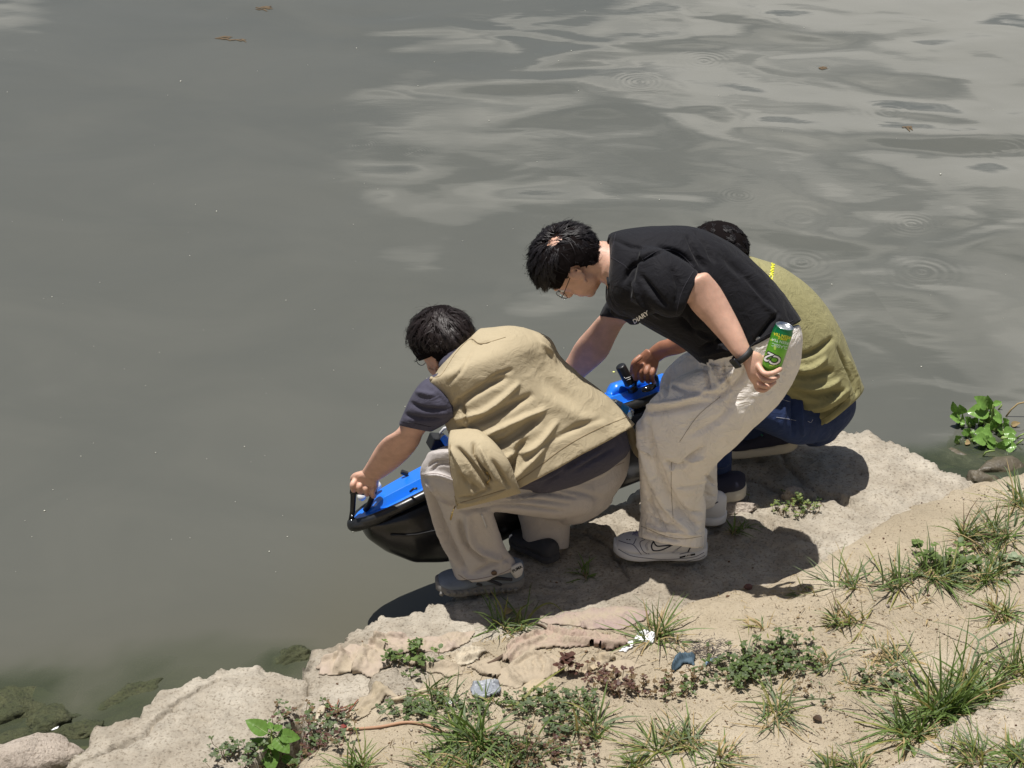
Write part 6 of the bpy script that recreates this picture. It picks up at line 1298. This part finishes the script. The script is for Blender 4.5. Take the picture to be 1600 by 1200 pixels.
# creeping plants
creeper(650, 1032, 80, 22, 70, 'bright leafy sprigs growing out of the rose beige rag', [M_lf, M_g1], .017, 1, hpx=24); creeper(643, 1108, 80, 26, 130, 'grey green creeping plant below the bleached stick', [M_lf, M_lf2], .012, 2)
creeper(858, 1106, 115, 30, 230, 'green creeping plant below the straw rag, left of the maroon creeper', [M_lf, M_lf2], .012, 3, hpx=18); creeper(962, 1074, 74, 40, 120, 'maroon leafed creeper on bare sand', [M_red, M_red, M_redg], .013, 4, hpx=24)
creeper(1018, 1084, 40, 20, 22, 'few maroon sprigs strung between the maroon and the dark green creeper', [M_red, M_redg], .012, 5, hpx=14); creeper(1062, 1076, 55, 26, 70, 'short dark green creeper with upright leaves below the steel blue rag', [M_lf, M_redg], .012, 6, hpx=22)
creeper(1150, 1056, 90, 40, 240, 'left part of the large dark green creeping plant by the cream stone', [M_lf, M_lf, M_lf2], .013, 7, hpx=24); creeper(1222, 1040, 90, 44, 240, 'right part of the large dark green creeping plant', [M_lf, M_lf, M_lf2], .013, 8, hpx=26)
creeper(720, 1118, 80, 30, 110, 'pale green low creeper above the big dark grass clump', [M_lf2, M_lf], .011, 9); creeper(850, 1180, 130, 46, 300, 'russet and green mat at the bottom edge right of the big dark clump', [M_redg, M_lf2, M_red], .010, 10); creeper(870, 1142, 36, 16, 30, 'fresh green rosette on top of the russet mat', [M_lf2], .018, 11)
creeper(490, 1150, 110, 60, 330, 'russet and green tangle beside the big leafed plant at the slab foot', [M_redg, M_lf, M_lf2, M_red], .012, 12, hpx=22); creeper(400, 1192, 110, 26, 140, 'small leafed weeds in the shade under the broken slab', [M_lf, M_lf2], .013, 43, hpx=20)
creeper(889, 1050, 30, 14, 16, 'single dark maroon sprig standing beside the coiled cloth', [M_red], .022, 14, hpx=34); creeper(1243, 795, 62, 20, 90, 'light green sprig in front of the small white stone', [leafmat('lime_leaf', (.17, .21, .06)), M_lf], .011, 15, hpx=18)
creeper(1480, 880, 70, 22, 60, 'round leafed weed in the middle of the large grass patch', [M_lf, M_g1], .024, 16, hpx=26); creeper(1568, 888, 55, 20, 34, 'pale grey leafed weed at the right end of the large grass patch', [leafmat('grey_leaf', (.23, .28, .17)), M_lf2], .024, 17, hpx=10)
creeper(1400, 1068, 80, 24, 60, 'dark round leafed weed at the left foot of the tall grass', [M_lf, M_lf2], .014, 18); creeper(1160, 782, 16, 8, 8, 'tiny green sprout on the flat light stone', [M_g3], .010, 19, hpx=14); creeper(1270, 1085, 60, 30, 26, 'sparse sprigs trailing right of the dark green creeper', [M_lf2, M_redg], .010, 20)
creeper(640, 1060, 26, 10, 14, 'small weeds in the gap behind the small concrete block', [M_lf], .012, 21)

# the plant with big leaves
bl = empty('leafy_plant', on(430, 1190), 'bright green plant with large toothed leaves at the foot of the broken slab', 'plant')
def bigleaf(base, tip, w, m, parent, name='leaf', teeth=True, curl=.12, nrm=(0, -.45, .9), stalk=None):
    d = tip - base; L_ = d.length; d.normalize(); n = Vector(nrm).normalized(); sd = d.cross(n).normalized(); up = sd.cross(d); V = []; F = []; k = 14; cols = 7
    for i in range(k + 1):
        u = i / k; ww = w * math.sin(math.pi * min(1, (u ** .72))) ** .8 * (1 - .12 * u) + .0006
        if teeth: ww *= 1 + .06 * math.sin(u * 44)
        for j in range(cols):
            s_ = (j / (cols - 1)) * 2 - 1; z = -curl * L_ * u * u + abs(s_) * ww * .30 + .0016 * math.cos(u * 34 - abs(s_) * 4) * min(1, abs(s_) * 3); V.append(base + d * (u * L_) + sd * (s_ * ww) + up * z)
    for i in range(k):
        for j in range(cols - 1): F.append((i * cols + j, i * cols + j + 1, (i + 1) * cols + j + 1, (i + 1) * cols + j))
    o_ = obj(name, mesh(V, F), m, parent)
    if stalk is not None:
        t_ = MB(); t_.tube([stalk, (stalk + base) / 2 + Vector((0, 0, .006)), base, base + d * L_ * .6], [.0018, .0016, .0014, .0006], 6); obj('leaf_stalk', t_.me(), M_hyp, o_)
    return o_
def W_at(px, py, y): return Py(px, py, y)
root = on(428, 1192); ctr = Py(424, 1150, root.y); yb = root.y
t_ = MB(); t_.tube([root, (root + ctr) / 2, ctr], [.004, .0035, .0025], 8); obj('stem', t_.me(), M_hyp, bl)
for (x0, y0, x1, y1, w, dy1) in [(418, 1146, 384, 1124, .026, .02), (434, 1150, 470, 1152, .024, .01), (430, 1152, 452, 1176, .026, -.04), (422, 1170, 424, 1206, .028, -.06), (418, 1164, 395, 1172, .018, -.02), (427, 1142, 442, 1132, .013, .03), (424, 1140, 420, 1126, .010, .04), (420, 1162, 434, 1172, .012, -.03),
                                (416, 1158, 390, 1156, .008, .0), (412, 1188, 380, 1200, .024, -.04), (405, 1185, 400, 1205, .02, -.05), (440, 1182, 468, 1198, .015, -.03)]:
    bigleaf(Py(x0, y0, yb), Py(x1, y1, yb + dy1), w, M_big, bl, stalk=ctr)
for i in range(10):
    pass
# water hyacinth
hc = Pz(1550, 680, 0.0); hy = empty('water_hyacinth', hc, 'clump of glossy green water hyacinth floating in the inlet at the right', 'plant')
def hleaf(x0, y0, xb, yb_, x1, y1, w, m=None, dyy=0.0, curl=.2, nrm=(0, -.6, .8)):
    r0 = Pz(x0, y0, 0.0); Y = r0.y; b_ = Py(xb, yb_, Y - .01 + dyy); t = Py(x1, y1, Y + dyy - .02); o_ = bigleaf(b_, t, w, m or M_hy, hy, teeth=False, curl=curl, nrm=nrm)
    s_ = MB(); mid = (r0 + b_) / 2; s_.tube([r0, r0.lerp(b_, .3), mid, r0.lerp(b_, .8), b_], [.005, .010, .008, .004, .003], 10); obj('leaf_stalk', s_.me(), M_hyp, o_)
X_ = lambda v: 1460 + v / 7.5
Y_ = lambda v: 600 + v / 7.5
for a in [(330, 470, 300, 400, 195, 370, .026), (330, 480, 330, 350, 300, 260, .020), (420, 500, 400, 460, 380, 390, .018), (300, 460, 250, 330, 215, 215, .014), (520, 480, 640, 330, 400, 310, .034), (560, 480, 620, 270, 500, 150, .026), (600, 470, 660, 300, 620, 160, .020), (640, 480, 650, 370, 770, 350, .026),
          (680, 520, 690, 240, 790, 210, .012), (680, 530, 560, 430, 525, 430, .008), (700, 540, 720, 500, 680, 440, .024), (740, 560, 790, 420, 700, 390, .020), (760, 560, 850, 540, 820, 450, .014), (740, 600, 810, 580, 960, 560, .024), (780, 640, 860, 630, 960, 630, .018), (600, 650, 590, 570, 480, 560, .020),
          (600, 660, 560, 570, 690, 600, .020), (640, 720, 600, 660, 470, 640, .026), (640, 720, 610, 680, 740, 740, .022), (800, 740, 770, 760, 800, 680, .018), (850, 740, 830, 740, 960, 720, .026), (400, 600, 370, 560, 350, 620, .014), (440, 620, 430, 560, 470, 570, .010), (330, 500, 310, 450, 360, 460, .012)]:
    hleaf(X_(a[0]), Y_(a[1]), X_(a[2]), Y_(a[3]), X_(a[4]), Y_(a[5]), a[6] * 1.1, curl=.22 if a[6] > .015 else .1, nrm=(random.uniform(-.5, .5), -.6, .8))
rgh = random.Random(3)
for i in range(16):
    cx, cy = rgh.uniform(260, 900), rgh.uniform(430, 700); an = rgh.uniform(0, 6.28); L_ = rgh.uniform(55, 110); hleaf(X_(cx), Y_(cy + 30), X_(cx), Y_(cy), X_(cx + L_ * math.cos(an)), Y_(cy - abs(L_ * math.sin(an)) * .6), rgh.uniform(.012, .020), curl=.25, nrm=(rgh.uniform(-.6, .6), -.6, .7))
hleaf(X_(960), Y_(480), X_(900), Y_(480), X_(1000), Y_(450), .012, M_hyd); hleaf(X_(400), Y_(690), X_(360), Y_(680), X_(420), Y_(690), .012, M_hyd)
for k, pts in enumerate([[(840, 380), (900, 300), (980, 230), (1050, 215), (1130, 240)], [(960, 640), (1010, 600), (1060, 580)], [(570, 850), (600, 800), (650, 785), (710, 780)], [(960, 710), (1000, 680), (1040, 650)], [(750, 300), (775, 270), (790, 240)], [(1000, 680), (1020, 720), (1040, 755)]]):
    t_ = MB(); Y0 = Pz(X_(pts[0][0]), Y_(pts[0][1]), .0).y; t_.tube([Py(X_(a), Y_(b), Y0) for a, b in pts], [.0035] * len(pts), 8); obj('runner', t_.me(), M_hyp if k != 0 else M_dry, hy)

# loose stones, twigs and bits in the sand, and specks on the water: nobody could count them
def scatter(name, label, cat, n, mats, fn, size, seed):
    rg = np.random.default_rng(seed); V = []; F = []; mi = []; ico = [(0, 0, 1), (.9, 0, .3), (.28, .85, .3), (-.72, .52, .3), (-.72, -.52, .3), (.28, -.85, .3), (0, 0, -.5)]
    fi = [(0, 1, 2), (0, 2, 3), (0, 3, 4), (0, 4, 5), (0, 5, 1), (6, 2, 1), (6, 3, 2), (6, 4, 3), (6, 5, 4), (6, 1, 5)]
    k = 0
    while k < n:
        q = fn(rg)
        if q is None: continue
        s_ = size * rg.lognormal(0, .45); b = len(V); a = rg.uniform(0, 6.28); sq = rg.uniform(.5, 1)
        for v in ico: x, y = v[0] * s_, v[1] * s_ * sq; V.append((q[0] + x * math.cos(a) - y * math.sin(a), q[1] + x * math.sin(a) + y * math.cos(a), q[2] + v[2] * s_ * .7))
        F += [tuple(b + i for i in f) for f in fi]; mi += [int(rg.integers(len(mats)))] * len(fi); k += 1
    me = nmesh(np.array(V), F, name)
    for m in mats: me.materials.append(m)
    me.polygons.foreach_set('material_index', mi[:len(me.polygons)]); o_ = obj(name, me, None, None, False); tag(o_, label, cat, None, 'stuff')
def sand_pt(rg):
    px, py = rg.uniform(480, 1620), rg.uniform(740, 1210); p = on(px, py)
    d = float(np.interp(p.x, bx_, by_)) - p.y
    if d < -.02 and rg.random() > .12: return None
    if fbm(np.array([p.x * 4]), np.array([p.y * 4]), 0, 2, 66)[0] < rg.uniform(-.6, .5): return None
    return (p.x, p.y, p.z + .0005)
scatter('gravel', 'small loose stones and crumbs lying on the sandy bank', 'gravel', 5200, [M_rock, M_soil, mat('dark_crumb', srgb(120, 98, 74), .95), mat('brown_crumb', srgb(90, 66, 48), .95)], sand_pt, .0022, 3)
A = Acc(); rg = random.Random(8)
for i in range(2600):
    px, py = rg.uniform(560, 1600), rg.uniform(880, 1200); p = on(px, py)
    if float(np.interp(p.x, bx_, by_)) - p.y < -.01 or fbm(np.array([p.x * 3]), np.array([p.y * 3]), 0, 2, 99)[0] < rg.uniform(-.4, .6): continue
    a = rg.uniform(0, 6.28); L_ = rg.uniform(.008, .035); d = Vector((math.cos(a), math.sin(a), .05)) * L_; p = p + Vector((0, 0, .002)); A.strip([p, p + d * .5 + Vector((rg.gauss(0, .002), 0, .002)), p + d], [rg.uniform(.0005, .0011)] * 2 + [.0003], rg.choice([0, 0, 1, 2]))
A.obj('plant_debris', [M_dry, M_dk_, M_redg], 'dry stalks and bits of straw strewn over the sandy bank', 'debris', kind='stuff')
def wat_pt(rg):
    px, py = rg.uniform(0, 1600), rg.uniform(0, 900); p = Pz(px, py, .0015)
    if p.y < float(np.interp(p.x, bx_, by_)) + .9: return None
    return (p.x, p.y, .001)
scatter('floating_specks', 'tiny pale seeds and bubbles floating on the water', 'specks', 150, [mat('speck_white', (.65, .64, .55), .5)], wat_pt, .0026, 6)
for k, (px, py, s_, lb) in enumerate([(348, 60, .06, 'dark floating wisp of weed in the upper left water'), (1283, 106, .02, 'small dark insect like bit floating at the upper right'), (1417, 198, .012, 'smallest dark bit floating in the right water'), (410, 12, .05, 'thin dark wisp at the top edge of the water')]):
    A = Acc(); p = Pz(px, py, .002); rg = random.Random(k)
    for i in range(10): q = p + Vector((rg.gauss(0, s_ * .6), rg.gauss(0, s_ * .25), 0)); A.strip([q, q + Vector((s_ * .5, rg.gauss(0, .01), .002)), q + Vector((s_, rg.gauss(0, .02), 0))], [.004, .008, .002], 0)
    A.obj('floating_weed', [M_dk_], lb, 'weed')
c = Pz(959, 581, .002); t_ = MB(); t_.ell(c, .0055, .0055, .002, None, 10, 6); tag(obj('floating_seed', t_.me(), mat('yellow_seed', (.6, .62, .2), .5)), 'tiny yellow dot floating left of the black camera tube', 'seed')
